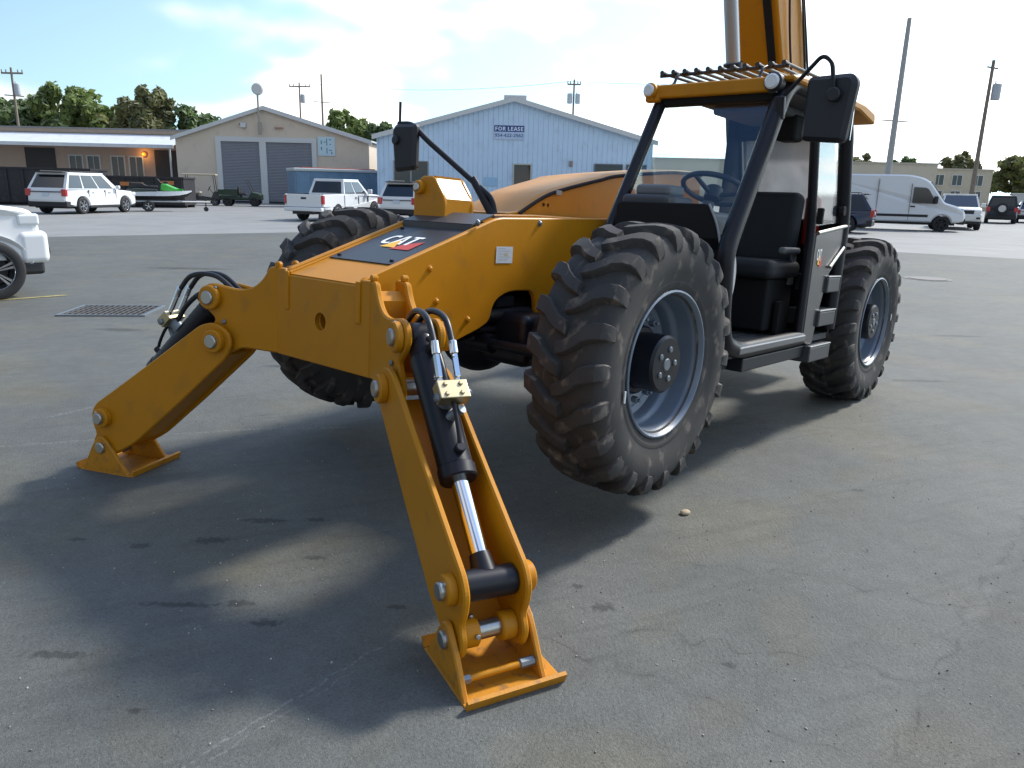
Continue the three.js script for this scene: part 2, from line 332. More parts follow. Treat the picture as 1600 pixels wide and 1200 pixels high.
// lettered decal: white letters, yellow wedge, red band on black
function catDecal() {
  const c = document.createElement('canvas'); c.width = 512; c.height = 256; const x = c.getContext('2d');
  x.fillStyle = '#303237'; x.fillRect(0, 0, 512, 256);
  x.fillStyle = '#c03a22'; x.beginPath(); x.moveTo(300, 256); x.lineTo(372, 176); x.lineTo(512, 120); x.lineTo(512, 256); x.fill();
  x.fillStyle = '#f4f5f5'; x.font = 'bold 190px sans-serif'; x.textAlign = 'center'; x.textBaseline = 'middle';
  x.save(); x.translate(250, 122); x.scale(1.05, 1); x.fillText('CAT', 0, 0); x.restore();
  x.fillStyle = '#f0b51c'; x.beginPath(); x.moveTo(170, 236); x.lineTo(252, 118); x.lineTo(334, 236); x.fill();
  const t = new THREE.CanvasTexture(c); t.colorSpace = THREE.SRGBColorSpace; return t;
}
const decalTex = catDecal();
const decalMask = (() => { // only the printed letters and shapes are there, not a patch round them
  const c = document.createElement('canvas'); c.width = 512; c.height = 256; const x = c.getContext('2d');
  x.fillStyle = '#000'; x.fillRect(0, 0, 512, 256); x.fillStyle = '#fff';
  x.beginPath(); x.moveTo(300, 256); x.lineTo(372, 176); x.lineTo(512, 120); x.lineTo(512, 256); x.fill();
  x.font = 'bold 190px sans-serif'; x.textAlign = 'center'; x.textBaseline = 'middle'; x.save(); x.translate(250, 122); x.scale(1.05, 1); x.fillText('CAT', 0, 0); x.restore();
  x.beginPath(); x.moveTo(170, 236); x.lineTo(252, 118); x.lineTo(334, 236); x.fill();
  return new THREE.CanvasTexture(c);
})();
const decalMat = mat(0xffffff, 0.45, { map: decalTex, alphaMap: decalMask, transparent: true, alphaTest: 0.5 });
// a decal on a quad with its own 0..1 uv: corners bl, br, tr, tl
function decal(name, q, m, parent) {
  const g = new THREE.BufferGeometry().setFromPoints([0, 1, 2, 0, 2, 3].map(i => V(...q[i])));
  g.setAttribute('uv', new THREE.Float32BufferAttribute([0, 0, 1, 0, 1, 1, 0, 0, 1, 1, 0, 1], 2)); g.computeVertexNormals();
  const o = shade(new THREE.Mesh(g, m)); o.name = name; parent.add(o); return o;
}
const slopeY = x => 0.326 + (1.05 - x) * (0.62 - 0.326) / 0.85;    // top edge of the nose plates

{ // nose box -----------------------------------------------------------
  const out = ro([[1.046, 0.326, 0.03], [0.2, 0.62, 0.05], [-0.78, 0.655], [-3.9, 0.66], [-3.9, -0.12], [-0.3, -0.2, 0.1], [-0.14, -0.05, 0.1], [-0.145, 0.16, 0.05], [-0.11, 0.247, 0.05], [0.09, 0.249, 0.07], [0.2, 0.2, 0.07], [0.225, 0.1, 0.04], [0.29, 0.068, 0.03], [0.52, -0.003, 0.1], [1.046, -0.092, 0.02]]);
  for (const sd of [1, -1]) {
    const pl = T('frame_side_plate', plate(out, sd > 0 ? 0.262 : -0.292, 0.03, 0.006), yellow);
    const zz = sd * 0.291;
    for (const [x, y] of [[0.658, 0.369], [0.609, 0.216], [0.39, 0.118], [0.35, 0.59], [-0.133, 0.604]])
      part('bolt', [boss([x, y, zz], [x, y, zz + sd * 0.014], 0.012, 0.005, 12), boss([x, y, zz], [x, y, zz + sd * 0.004], 0.017, 0.001, 14)], y > 0.5 ? steelGrey : yellow, pl);
  }
  // front plate with round sight hole, slight lip along its top
  const fp = [[-0.352, -0.092], [0.352, -0.092], [0.352, 0.326], [0.285, 0.326], [0.262, 0.300], [-0.262, 0.300], [-0.285, 0.326], [-0.352, 0.326]];
  const g = plate(fp.map(([z, y]) => [-z, y]), 0, 0.03, 0.005, [[0.0, 0.11, 0.046]]);
  g.rotateY(Math.PI / 2); g.translate(1.022, 0, 0);
  const fpl = T('front_plate', g, yellow);
  for (const z of [0.262, -0.275]) part('weld_rib', bx(1.048, 1.061, 0.135, 0.318, z - 0.016, z + 0.016, 0.006), yellow, fpl);
  part('sight_tube', (() => { const q = new THREE.CylinderGeometry(0.047, 0.047, 0.1, 28, 1, true); q.rotateZ(Math.PI / 2); return q.translate(0.975, 0.11, 0); })(), yellow, fpl);
  T('bottom_sheet', slab([1.02, -0.085, -0.26], [1.02, -0.085, 0.26], [0.3, 0.02, 0.26], [0.3, 0.02, -0.26], 0.012), blackMatte);
  // sloping top sheet, recessed between the side plates
  const sh = T('top_sheet', [slab([1.04, slopeY(1.04) - 0.035, 0.262], [1.04, slopeY(1.04) - 0.035, -0.262], [0.2, slopeY(0.2) - 0.035, -0.262], [0.2, slopeY(0.2) - 0.035, 0.262], 0.012), bx(-3.8, 0.2, 0.57, 0.595, -0.262, 0.262)], yellow);
  for (const z of [0.258, -0.258]) part('weld_bead', rod([1.04, slopeY(1.04) - 0.02, z], [0.2, slopeY(0.2) - 0.02, z], 0.008, 0.008, 8), yellow, sh);
  const y1 = slopeY(0.83) - 0.022, y2 = slopeY(0.36) - 0.022;
  const dk = T('deck_panel', slab([0.83, y1, 0.235], [0.83, y1, -0.225], [0.36, y2, -0.225], [0.36, y2, 0.235], 0.006), mat([0.030, 0.032, 0.036], 0.42));
  for (const [x, z] of [[0.80, 0.2], [0.80, -0.19], [0.40, 0.2]]) part('bolt', boss([x, slopeY(x) - 0.017, z], [x, slopeY(x) - 0.008, z], 0.011, 0.003, 10), blackMatte, dk);
  const dq = (x, z) => [x, slopeY(x) - 0.022 + 0.0095, z];
  decal('logo_decal', [dq(0.67, 0.19), dq(0.67, -0.15), dq(0.46, -0.15), dq(0.46, 0.19)], decalMat, dk);
  const e1 = slopeY(0.345) + 0.004, e2 = slopeY(0.19) + 0.004;
  T('deck_cover', [slab([0.345, e1, 0.255], [0.345, e1, -0.255], [0.19, e2, -0.255], [0.19, e2, 0.255], 0.008), slab([0.345, e1 - 0.03, 0.255], [0.345, e1 - 0.03, -0.255], [0.345, e1 + 0.004, -0.255], [0.345, e1 + 0.004, 0.255], 0.006), bx(-0.02, 0.19, 0.618, 0.628, -0.255, 0.255)], mat([0.05, 0.052, 0.058], 0.4));
  const lab = document.createElement('canvas'); lab.width = lab.height = 128; { const x = lab.getContext('2d'); x.fillStyle = '#c9cdd0'; x.fillRect(0, 0, 128, 128); x.fillStyle = '#9aa0a6'; for (let i = 0; i < 9; i++) x.fillRect(12, 12 + i * 12, 60 + 40 * Math.abs(Math.sin(i * 7.1)), 4); x.fillStyle = '#b9b08f'; x.fillRect(60, 54, 30, 22); }
  const lt = new THREE.CanvasTexture(lab); lt.colorSpace = THREE.SRGBColorSpace;
  decal('data_plate', [[0.205, 0.394, -0.2945], [0.078, 0.394, -0.2945], [0.078, 0.478, -0.2945], [0.205, 0.478, -0.2945]], mat(0xffffff, 0.4, { map: lt }), rig).position.y = OY;
  // dark works inside the axle opening and beneath
  T('gearbox_housing', [bx(-0.6, 0.5, -0.02, 0.2, -0.2, 0.2, 0.04), rod([0.3, 0.12, -0.24], [-0.2, 0.12, -0.24], 0.035), rod([0.25, 0.05, -0.23], [-0.2, 0.02, -0.23], 0.02), bx(0.0, 0.14, 0.16, 0.22, -0.26, -0.1, 0.01)], blackMatte);
  T('chassis', [bx(-3.9, -0.5, -0.22, 0.5, -0.25, 0.25), bx(-3.95, -3.5, -0.1, 0.75, -0.6, 0.6)], blackMatte);
}
{ // axles ---------------------------------------------------------------
  const diff = new THREE.SphereGeometry(0.2, 20, 14).scale(1, 1, 1.1);
  const hubx = (x) => [rod([x, 0, -0.9], [x, 0, 0.9], 0.10), rod([x, 0.06, -0.75], [x, 0.06, 0.75], 0.07), bx(x - 0.12, x + 0.12, -0.14, 0.14, -0.45, 0.45, 0.05), diff.clone().translate(x, -0.03, 0),
    ...[-1, 1].flatMap(s => [rod([x, -0.2, s * 0.78], [x, 0.2, s * 0.78], 0.08), bx(x - 0.15, x + 0.12, -0.13, 0.13, s * 0.66, s * 0.84, 0.04), boss([x, 0.19, s * 0.78], [x, 0.235, s * 0.78], 0.07)])];
  T('front_axle', [...hubx(0), rod([0.2, -0.02, -0.72], [0.2, -0.02, 0.72], 0.028), rod([0.2, -0.02, -0.3], [0.2, -0.02, 0.3], 0.05)], blackPaint);
  T('rear_axle', hubx(-3.23), blackPaint);
}
// wheel: axis along z, outer face towards -z (left side); mirrored for the right
function tyreGeo() {
  const prof = [[0.318, 0.150], [0.345, 0.168], [0.375, 0.176], [0.385, 0.181], [0.392, 0.176], [0.43, 0.190], [0.475, 0.197], [0.52, 0.196], [0.555, 0.186], [0.582, 0.165], [0.596, 0.13], [0.603, 0.07], [0.605, 0]];
  const pts = [...prof.map(([r, w]) => new THREE.Vector2(r, -w)), ...prof.slice(0, -1).reverse().map(([r, w]) => new THREE.Vector2(r, w))];
  const lat = new THREE.LatheGeometry(pts, 96); lat.rotateX(Math.PI / 2);
  const lugs = [], N = 22;
  // lug centreline: w across, a = arc offset (m), half width, top radius, base radius
  const path = [[-0.012, -0.045, 0.026, 0.638, 0.595], [0.035, -0.028, 0.030, 0.640, 0.595], [0.075, 0.000, 0.033, 0.640, 0.594], [0.105, 0.030, 0.036, 0.637, 0.590], [0.145, 0.046, 0.037, 0.630, 0.580], [0.180, 0.054, 0.037, 0.614, 0.555], [0.197, 0.057, 0.035, 0.588, 0.53], [0.2025, 0.058, 0.030, 0.552, 0.50], [0.1985, 0.058, 0.024, 0.525, 0.50]];
  for (const side of [1, -1]) for (let k = 0; k < N; k++) {
    const a0 = (k + (side > 0 ? 0 : 0.5)) / N * Math.PI * 2, pos = [], idx = [];
    path.forEach(([w, a, hw, rt, rb], i) => {
      const R = 0.62, c = a0 + a / R, q = (ang, r, ww) => pos.push(r * Math.cos(ang), r * Math.sin(ang), side * ww);
      const j = 1 + 0.02 * Math.sin(k * 12.9 + i);
      const win = i >= 5 ? Math.max(w - 0.02, 0.15) : w;
      q(c - hw * 1.28 / R, rb, win); q(c - hw * j / R, rt - 0.006, w); q(c - hw * 0.86 / R, rt, w); q(c + hw * 0.86 / R, rt, w); q(c + hw * j / R, rt - 0.006, w); q(c + hw * 1.28 / R, rb, win);
    });
    for (let i = 0; i < path.length - 1; i++) for (let m = 0; m < 5; m++) { const A = i * 6 + m, B = A + 1, C = A + 6, D = C + 1; side > 0 ? idx.push(A, B, C, B, D, C) : idx.push(A, C, B, B, C, D); }
    const e = (path.length - 1) * 6; for (const o of [0, e]) idx.push(o, o + 1, o + 2, o, o + 2, o + 3, o, o + 3, o + 4, o, o + 4, o + 5);
    const g = new THREE.BufferGeometry(); g.setAttribute('position', new THREE.Float32BufferAttribute(pos, 3)); g.setIndex(idx); g.computeVertexNormals();
    lugs.push(toCreasedNormals(g, 0.5));
  }
  return merge([lat, lugs]);
}
const TYRE = tyreGeo();
const RIM = (() => {
  const pr = [[0.322, 0.12], [0.338, 0.160], [0.347, 0.176], [0.350, 0.170], [0.346, 0.178], [0.338, 0.180], [0.330, 0.172], [0.326, 0.150], [0.318, 0.138], [0.314, 0.120], [0.312, 0.06], [0.306, 0.045], [0.294, 0.038], [0.288, 0.02], [0.286, -0.02], [0.262, -0.035], [0.25, -0.03], [0.235, -0.045], [0.13, -0.045]];
  const g = new THREE.LatheGeometry(pr.map(([r, w]) => new THREE.Vector2(r, w)), 80); g.rotateX(-Math.PI / 2);
  const inner = new THREE.CylinderGeometry(0.31, 0.31, 0.3, 48, 1, true).rotateX(Math.PI / 2).translate(0, 0, 0.15);
  return merge([toCreasedNormals(g, 0.9), inner]);
})();
const HUB = merge([boss([0, 0, 0.06], [0, 0, -0.168], 0.136, 0.012, 40), boss([0, 0, 0.06], [0, 0, -0.03], 0.165, 0.01, 36)]);
const HUBDOTS = merge([...[0, 1, 2, 3, 4].map(k => { const a = k / 5 * 6.283 + 0.5; return boss([0.072 * Math.cos(a), 0.072 * Math.sin(a), -0.16], [0.072 * Math.cos(a), 0.072 * Math.sin(a), -0.176], 0.015, 0.004, 14); }), boss([0, 0, -0.16], [0, 0, -0.173], 0.03, 0.004, 18)]);
const NUT = merge([boss([0, 0, 0.0], [0, 0, -0.035], 0.017, 0.004, 6), boss([0, 0, -0.03], [0, 0, -0.05], 0.009, 0.003, 8)]);
function wheel(x, z, turn) {
  const w = TG('wheel'); w.position.set(x, OY, z); const left = z < 0;
  const add = (n, g, m, p = w) => { const o = shade(new THREE.Mesh(left ? g : mirrorZ(g), m)); o.name = n; o.rotation.z = turn; p.add(o); return o; };
  add('tyre', TYRE, rubber); add('rim', RIM, rimPaint); add('hub', HUB, blackPaint); add('hub_plugs', HUBDOTS, steelGrey);
  for (let k = 0; k < 12; k++) { const a = k / 12 * 6.283, o = add('wheel_nut', NUT, rimPaint); o.position.set(0.195 * Math.cos(a), 0.195 * Math.sin(a), left ? -0.0 : 0.0); }
  return w;
}
const wfl = wheel(0, -1.035, 0.10); wheel(0, 1.035, 0.2); const wrl = wheel(-3.23, -1.035, 0.33); wheel(-3.23, 1.035, 0.4);
for (const [w, x, y] of [[wfl, 0.372, -0.10], [wrl, -0.40, 0.02]]) part('tyre_sticker', bx(x - 0.005, x + 0.005, y - 0.026, y + 0.026, -0.190, -0.184), mat([0.7, 0.7, 0.7], 0.6), w);

{ // stabilizers ---------------------------------------------------------
  const SP = 22 * D2R, S = Math.sin(SP), C = Math.cos(SP);
  const B = new THREE.Matrix4().makeBasis(V(S, 0, C), V(0, 1, 0), V(-C, 0, S)).setPosition(1.05, 0, 0.35);   // (s out, y up, w back) on the right side
  const wingOut = ro([[-0.03, 0.326, 0], [0.045, 0.328, 0.02], [0.085, 0.262, 0.04], [0.145, 0.215, 0.05], [0.23, 0.200, 0.06], [0.33, 0.214, 0.03], [0.40, 0.222, 0.05], [0.452, 0.185, 0.04], [0.452, 0.12, 0.04], [0.405, 0.075, 0.04], [0.365, 0.045, 0.05], [0.395, 0.0, 0.04], [0.42, -0.06, 0.04], [0.395, -0.13, 0.05], [0.32, -0.145, 0.05], [0.22, -0.085, 0.06], [0.1, -0.09, 0.03], [-0.03, -0.092, 0]]);
  const legOut = ro([[0.30, 0.015, 0.04], [0.36, 0.03, 0.04], [0.43, 0.01, 0.05], [0.73, -0.205, 0.05], [1.0, -0.395, 0.05], [1.135, -0.487, 0.05], [1.17, -0.545, 0.05], [1.158, -0.615, 0.05], [1.138, -0.655, 0.04], [1.165, -0.70, 0.04], [1.155, -0.765, 0.05], [1.09, -0.785, 0.05], [1.0, -0.745, 0.06], [0.88, -0.675, 0.05], [0.575, -0.412, 0.05], [0.28, -0.145, 0.05], [0.245, -0.08, 0.05], [0.255, -0.02, 0.04]]);
  const PIV = [0.335, -0.06], CYL = [0.385, 0.15], RODP = [1.075, -0.555], PADP = [1.085, -0.715];
  const W = (g) => merge([g]).applyMatrix4(B);
  const pin = (p, a, b, r) => boss([p[0], p[1], a], [p[0], p[1], b], r, 0.005, 26);
  for (const sd of [1, -1]) {
    const fix = g => { g = W(g); return sd > 0 ? g : mirrorZ(g); };
    const put = (name, g, m, parent) => { if (SPLIT.has(name) && g.length > 1) return g.map(q => put(name, [q], m, parent)); const o = shade(new THREE.Mesh(uvm(fix(g)), m)); o.name = name; if (parent) parent.add(o); else { rig.add(o); o.position.y = OY; } return o; };
    // bracket: two shaped plates and the curved web between them
    const br = put('stabilizer_bracket', [plate(wingOut, 0.001, 0.028, 0.007), plate(wingOut.map(([s, y]) => [s < 0 ? s - 0.05 : s, y]), 0.135, 0.03, 0.007)], yellow);
    put('web', [slab([0.02, -0.09, 0.03], [0.02, -0.09, 0.135], [0.06, 0.25, 0.135], [0.06, 0.25, 0.03], 0.01), slab([0.06, 0.25, 0.03], [0.06, 0.25, 0.135], [0.0, 0.285, 0.135], [0.0, 0.285, 0.03], 0.01), slab([0.02, -0.06, 0.03], [0.34, -0.02, 0.03], [0.34, -0.02, 0.135], [0.02, -0.06, 0.135], 0.01)], yellow, br);
    put('pin_boss', [pin(CYL, -0.03, 0.0, 0.06), pin(CYL, 0.165, 0.20, 0.058)], yellow, br);
    put('pin', [pin(CYL, -0.044, 0.21, 0.034)], zinc, br);
    put('keeper_bolt', [pin([0.31, 0.035], -0.012, 0, 0.012), pin([0.355, 0.20], -0.02, 0, 0.009)], steelGrey, br);
    put('stop_knob', [pin([0.0, 0.338], 0.0, 0.03, 0.016), pin([0.0, 0.338], 0.135, 0.165, 0.016)], yellow, br);
    // leg: channel of two plates and a floor
    const leg = put('stabilizer_leg', [plate(legOut, -0.040, 0.024, 0.006), plate(legOut, 0.181, 0.024, 0.006), slab([0.29, -0.135, -0.02], [0.29, -0.135, 0.185], [0.88, -0.662, 0.185], [0.88, -0.662, -0.02], 0.02), slab([0.88, -0.662, -0.02], [0.88, -0.662, 0.185], [1.01, -0.735, 0.185], [1.01, -0.735, -0.02], 0.02)], yellow);
    put('pin_boss', [pin(PIV, -0.072, -0.038, 0.058), pin(PIV, 0.204, 0.235, 0.058)], yellow, leg);
    put('pin_boss', [pin(RODP, -0.075, -0.038, 0.052), pin(RODP, 0.204, 0.245, 0.052)], yellow, leg);
    put('pin', [pin(PIV, -0.086, 0.24, 0.034)], zinc, leg);
    put('pin', [pin(RODP, -0.094, 0.25, 0.031)], zinc, leg);
    put('pin_sleeve', [pin(PADP, -0.018, 0.045, 0.050), pin(PADP, 0.125, 0.182, 0.050)], yellow, leg);
    put('bolt', [pin([RODP[0] + 0.02, RODP[1] + 0.03], -0.082, -0.07, 0.008), boss([PADP[0] + 0.0, PADP[1] + 0.05, 0.025], [PADP[0], PADP[1] + 0.062, 0.025], 0.009, 0.003, 10), boss([PADP[0] + 0.05, PADP[1] + 0.01, 0.028], [PADP[0] + 0.062, PADP[1] + 0.012, 0.028], 0.009, 0.003, 10)], zinc, leg);
    // foot pad, lying flat on the ground: undo the tilt of the machine about its pin
    const flat = g => { const piv = V(PADP[0], PADP[1], 0.08).applyMatrix4(B); g = merge([g]).applyMatrix4(B); g.translate(-piv.x, -piv.y, -piv.z); g.rotateZ(-TILT); g.translate(piv.x, piv.y, piv.z); return uvm(sd > 0 ? g : mirrorZ(g)); };
    const foot = (name, g, m, parent) => { if (SPLIT.has(name) && g.length > 1) return g.map(q => foot(name, [q], m, parent)); const o = shade(new THREE.Mesh(flat(g), m)); o.name = name; if (parent) parent.add(o); else { rig.add(o); o.position.y = OY; } return o; };
    const yb = -0.873, a0 = PADP[0] - 0.185, a1 = PADP[0] + 0.168, f0 = -0.066, f1 = 0.285;
    const pad = foot('stabilizer_pad', [bx(a0, a1, yb, yb + 0.018, f0, f1, 0.004), slab([a1, yb + 0.018, f1], [a1, yb + 0.018, f0], [a1 + 0.014, yb + 0.052, f0], [a1 + 0.014, yb + 0.052, f1], 0.014), slab([a0, yb + 0.018, f0], [a0, yb + 0.018, f1], [a0 - 0.014, yb + 0.052, f1], [a0 - 0.014, yb + 0.052, f0], 0.014)], footYellow);
    const lug = ro([[a0 + 0.015, yb + 0.016, 0], [a1 - 0.015, yb + 0.016, 0], [a1 - 0.03, yb + 0.035, 0.01], [PADP[0] + 0.055, PADP[1] + 0.02, 0.05], [PADP[0], PADP[1] + 0.075, 0.05], [PADP[0] - 0.055, PADP[1] + 0.02, 0.05], [a0 + 0.03, yb + 0.035, 0.01]]);
    foot('lug_plate', [plate(lug, -0.0645, 0.022, 0.005)], footYellow, pad);
    foot('lug_plate', [plate(lug, 0.215, 0.022, 0.005)], footYellow, pad);
    foot('pin', [pin(PADP, -0.080, 0.25, 0.031)], zinc, pad);
    foot('tie_rod', [rod([PADP[0] + 0.095, yb + 0.06, -0.05], [PADP[0] + 0.095, yb + 0.06, 0.22], 0.011), ], yellow, pad);
    foot('tie_nut', [boss([PADP[0] + 0.095, yb + 0.06, -0.046], [PADP[0] + 0.095, yb + 0.06, -0.015], 0.015, 0.003, 6), boss([PADP[0] + 0.095, yb + 0.06, 0.16], [PADP[0] + 0.095, yb + 0.06, 0.215], 0.017, 0.003, 8)], steelGrey, pad);
    // hydraulic cylinder
    const ax = t => [CYL[0] + (RODP[0] - CYL[0]) * t, CYL[1] + (RODP[1] - CYL[1]) * t], w0 = 0.083;
    const A = (t, o = 0, w = w0) => { const p = ax(t); return [p[0] + o * 0.715, p[1] + o * 0.699, w]; };
    const cyl = TG('stabilizer_cylinder');
    put('barrel', [boss(A(0.10), A(0.60), 0.064, 0.008, 32), boss(A(0.57), A(0.625), 0.069, 0.006, 32), boss(A(-0.0, 0, 0.035), A(0, 0, 0.13), 0.055, 0.004, 24), rod(A(0), A(0.14), 0.05, 0.06)], blackPaint, cyl);
    put('rod', [rod(A(0.62), A(0.93), 0.032, 0.032, 32)], chrome, cyl);
    put('rod_end', [boss([RODP[0], RODP[1], -0.01], [RODP[0], RODP[1], 0.178], 0.052, 0.005, 32), rod(A(0.90), A(0.97), 0.036, 0.045)], blackPaint, cyl);
    const ob = 0.135, bc = A(0.34, ob);
    const blk = new RoundedBoxGeometry(0.075, 0.052, 0.115, 2, 0.004); blk.rotateZ(-0.78 + Math.PI / 2 * 0 - 0.0); blk.translate(...bc);
    put('valve_block', [blk], brass, cyl);
    put('block_bolt', [[-0.02, 0.03], [0.018, 0.028], [-0.02, -0.028], [0.02, -0.03]].map(([u, v]) => { const p = A(0.34 + u, ob + 0.024, w0 + v), q = A(0.34 + u, ob + 0.033, w0 + v); return boss(p, q, 0.0085, 0.003, 10); }), brass, cyl);
    put('block_mount', [rod(A(0.34, 0.05), A(0.34, 0.115), 0.03), rod(A(0.40, 0.05), A(0.40, 0.12, w0 + 0.03), 0.018), boss(A(0.36, ob, w0 - 0.07), A(0.36, ob, w0 - 0.05), 0.016), boss(A(0.345, ob, w0 + 0.056), A(0.345, ob, w0 + 0.075), 0.014)], steelGrey, cyl);
    for (const [wv, end] of [[w0 - 0.035, [0.30, 0.20, 0.06]], [w0 + 0.035, [0.27, 0.235, 0.10]]]) {
      const a = A(0.285, ob + 0.01, wv), b = A(0.20, ob + 0.035, wv);
      put('hose_fitting', [boss(a, b, 0.013, 0.003, 6), boss(A(0.315, ob, wv), a, 0.010, 0.002, 10), boss(b, A(0.15, ob + 0.05, wv), 0.0155, 0.003, 14)], chrome, cyl);
      put('hose', [tube([A(0.16, ob + 0.045, wv), A(0.05, ob + 0.045, wv), A(-0.06, 0.085, wv * 0.5 + end[2] * 0.5), [0.26, 0.165, end[2]], [0.12, 0.10, 0.09]], 0.0125, 10)], hose, cyl);
    }
    put('hose', [tube([A(0.31, 0.10, w0 + 0.0), A(0.22, 0.115, w0), A(0.1, 0.10, w0 + 0.0), A(0.06, 0.07, w0)], 0.013, 10)], hose, cyl);
    put('transfer_tube', [tube([A(0.38, ob - 0.01), A(0.44, ob - 0.02), A(0.52, 0.085), A(0.535, 0.06)], 0.0085, 10)], blackPaint, cyl);
    put('port_fitting', [boss(A(0.535, 0.05), A(0.535, 0.092), 0.019, 0.004, 16), boss(A(0.11, 0.05), A(0.11, 0.105), 0.021, 0.004, 16)], blackPaint, cyl);
  }
}
{ // nose-top bracket ----------------------------------------------------
  const o = ro([[0.03, 0.60, 0], [0.27, 0.60, 0], [0.27, 0.74, 0.03], [0.215, 0.815, 0.03], [0.12, 0.815, 0.03], [0.03, 0.70, 0.04]]);
  const face = (x) => { const g = plate(o.map(([z, y]) => [-z, y]), 0, 0.025, 0.006); g.rotateY(Math.PI / 2); return g.translate(x, 0, 0); };
  const b = T('boom_rest_bracket', [face(0.24), face(0.04), slab([0.245, 0.805, 0.215], [0.245, 0.805, 0.12], [0.06, 0.805, 0.12], [0.06, 0.805, 0.215], 0.012), slab([0.245, 0.70, 0.035], [0.06, 0.70, 0.035], [0.06, 0.805, 0.12], [0.245, 0.805, 0.12], -0.012), slab([0.245, 0.60, 0.035], [0.06, 0.60, 0.035], [0.06, 0.70, 0.035], [0.245, 0.70, 0.035], -0.012)], yellow);
  part('pin_boss', boss([0.262, 0.755, 0.215], [0.295, 0.755, 0.215], 0.036), yellow, b);
  part('pin', boss([0.29, 0.755, 0.215], [0.305, 0.755, 0.215], 0.022), zinc, b);
}
{ // engine hood on the right side ---------------------------------------
  const topp = [[0, 0], [-0.17, 0.085], [-0.34, 0.15], [-0.61, 0.215], [-0.91, 0.28], [-1.14, 0.325], [-1.9, 0.41], [-2.4, 0.43]];
  const zs = [[0.335, 0, 0], [0.36, -0.012, 0.012], [0.6, -0.09, 0.012], [0.9, -0.2, 0.0], [1.08, -0.29, -0.012], [1.13, -0.33, -0.03], [1.16, -0.37, -0.09]];
  const pos = [], idx = [], n = 29;
  const sp = new THREE.SplineCurve(topp.map(p => new THREE.Vector2(...p)));
  zs.forEach(([z, dx, dy]) => { for (let i = 0; i < n; i++) { const q = sp.getPoint(i / (n - 1)); const taper = Math.min(1, q.y / 0.09); pos.push(-0.67 + q.x + dx * (1 - i / (n - 1)), 0.668 + q.y + dy * taper, z); } });
  for (let a = 0; a < zs.length - 1; a++) for (let i = 0; i < n - 1; i++) { const p = a * n + i, q = p + n; idx.push(p, q, p + 1, q, q + 1, p + 1); }
  const g = new THREE.BufferGeometry(); g.setAttribute('position', new THREE.Float32BufferAttribute(pos, 3)); g.setIndex(idx); g.computeVertexNormals();
  const inner = [], side = [], pt = sp.getPoints(28).map(q => [-0.67 + q.x, 0.668 + q.y]);
  const hood = T('engine_hood', [g, plate([...pt, [-3.07, 0.1], [-0.55, 0.1], [-0.55, 0.655]].map(p => p), 0.318, 0.016, 0.002), plate([...pt.map(([x, y], i) => [x - 0.36 * (1 - i / 28), y - 0.085]), [-3.07, 0.0], [-1.03, 0.0]], 1.15, 0.012, 0.002),
    slab([-0.55, 0.1, 0.33], [-0.67, 0.1, 1.16], [-0.70, 0.655, 1.16], [-0.55, 0.655, 0.33], 0.012), slab([-0.55, 0.655, 0.33], [-0.70, 0.655, 1.16], [-1.04, 0.668, 1.16], [-0.67, 0.668, 0.33], 0.006)], yellow);
  part('hood_seal', tube(pt.filter((p, i) => i % 2 === 0).map(([x, y]) => [x, y - 0.012, 0.314]), 0.013, 8), blackMatte, hood);
  part('hood_latch', bx(-1.09, -1.03, 0.795, 0.825, 0.30, 0.312, 0.003), greyTrim, hood);
  part('vent_slot', [bx(-0.93, -0.91, 0.715, 0.735, 0.314, 0.317), bx(-0.975, -0.96, 0.715, 0.735, 0.314, 0.317)], blackMatte, hood);
}
function mirrorHead(name, parent, c, w, h, yaw) { // padded black mirror back with glass on its rear
  const m = grp(name, parent); m.position.set(...c); m.rotation.y = yaw;
  const s = ro([[-w / 2, -h / 2 + 0.02], [w / 2 - 0.03, -h / 2], [w / 2, h / 2 - 0.04], [w / 2 - 0.03, h / 2], [-w / 2, h / 2]], 0.03);
  const g = plate(s.map(([z, y]) => [-z, y]), 0, 0.07, 0.022); g.rotateY(Math.PI / 2); g.translate(-0.04, 0, 0);
  return [m, g];
}
{ // right-hand mirror on its long arm
  const rm = TG('mirror');
  part('mirror_arm', [pipe([[-0.56, 0.64, 0.42], [-0.56, 0.74, 0.45], [-0.47, 1.10, 0.98], [-0.45, 1.20, 1.10], [-0.44, 1.20, 1.22]], 0.019, 0.06), rod([-0.56, 0.62, 0.42], [-0.53, 0.86, 0.60], 0.032, 0.024), rod([-0.43, 0.92, 1.20], [-0.43, 1.34, 1.20], 0.009)], blackPaint, rm);
  const [, g] = mirrorHead('x', new THREE.Group(), [0, 0, 0], 0.21, 0.31, 0);
  const g2 = merge([g]); g2.rotateY(0.15); g2.translate(-0.42, 1.04, 1.13);
  part('mirror_head', [g2, boss([-0.395, 1.09, 1.18], [-0.365, 1.09, 1.18], 0.03)], blackPlastic, rm);
  part('mirror_glass', bx(-0.468, -0.462, 0.91, 1.17, 1.05, 1.21), mat([0.8, 0.82, 0.84], 0.04, { metalness: 1 }), rm);
}
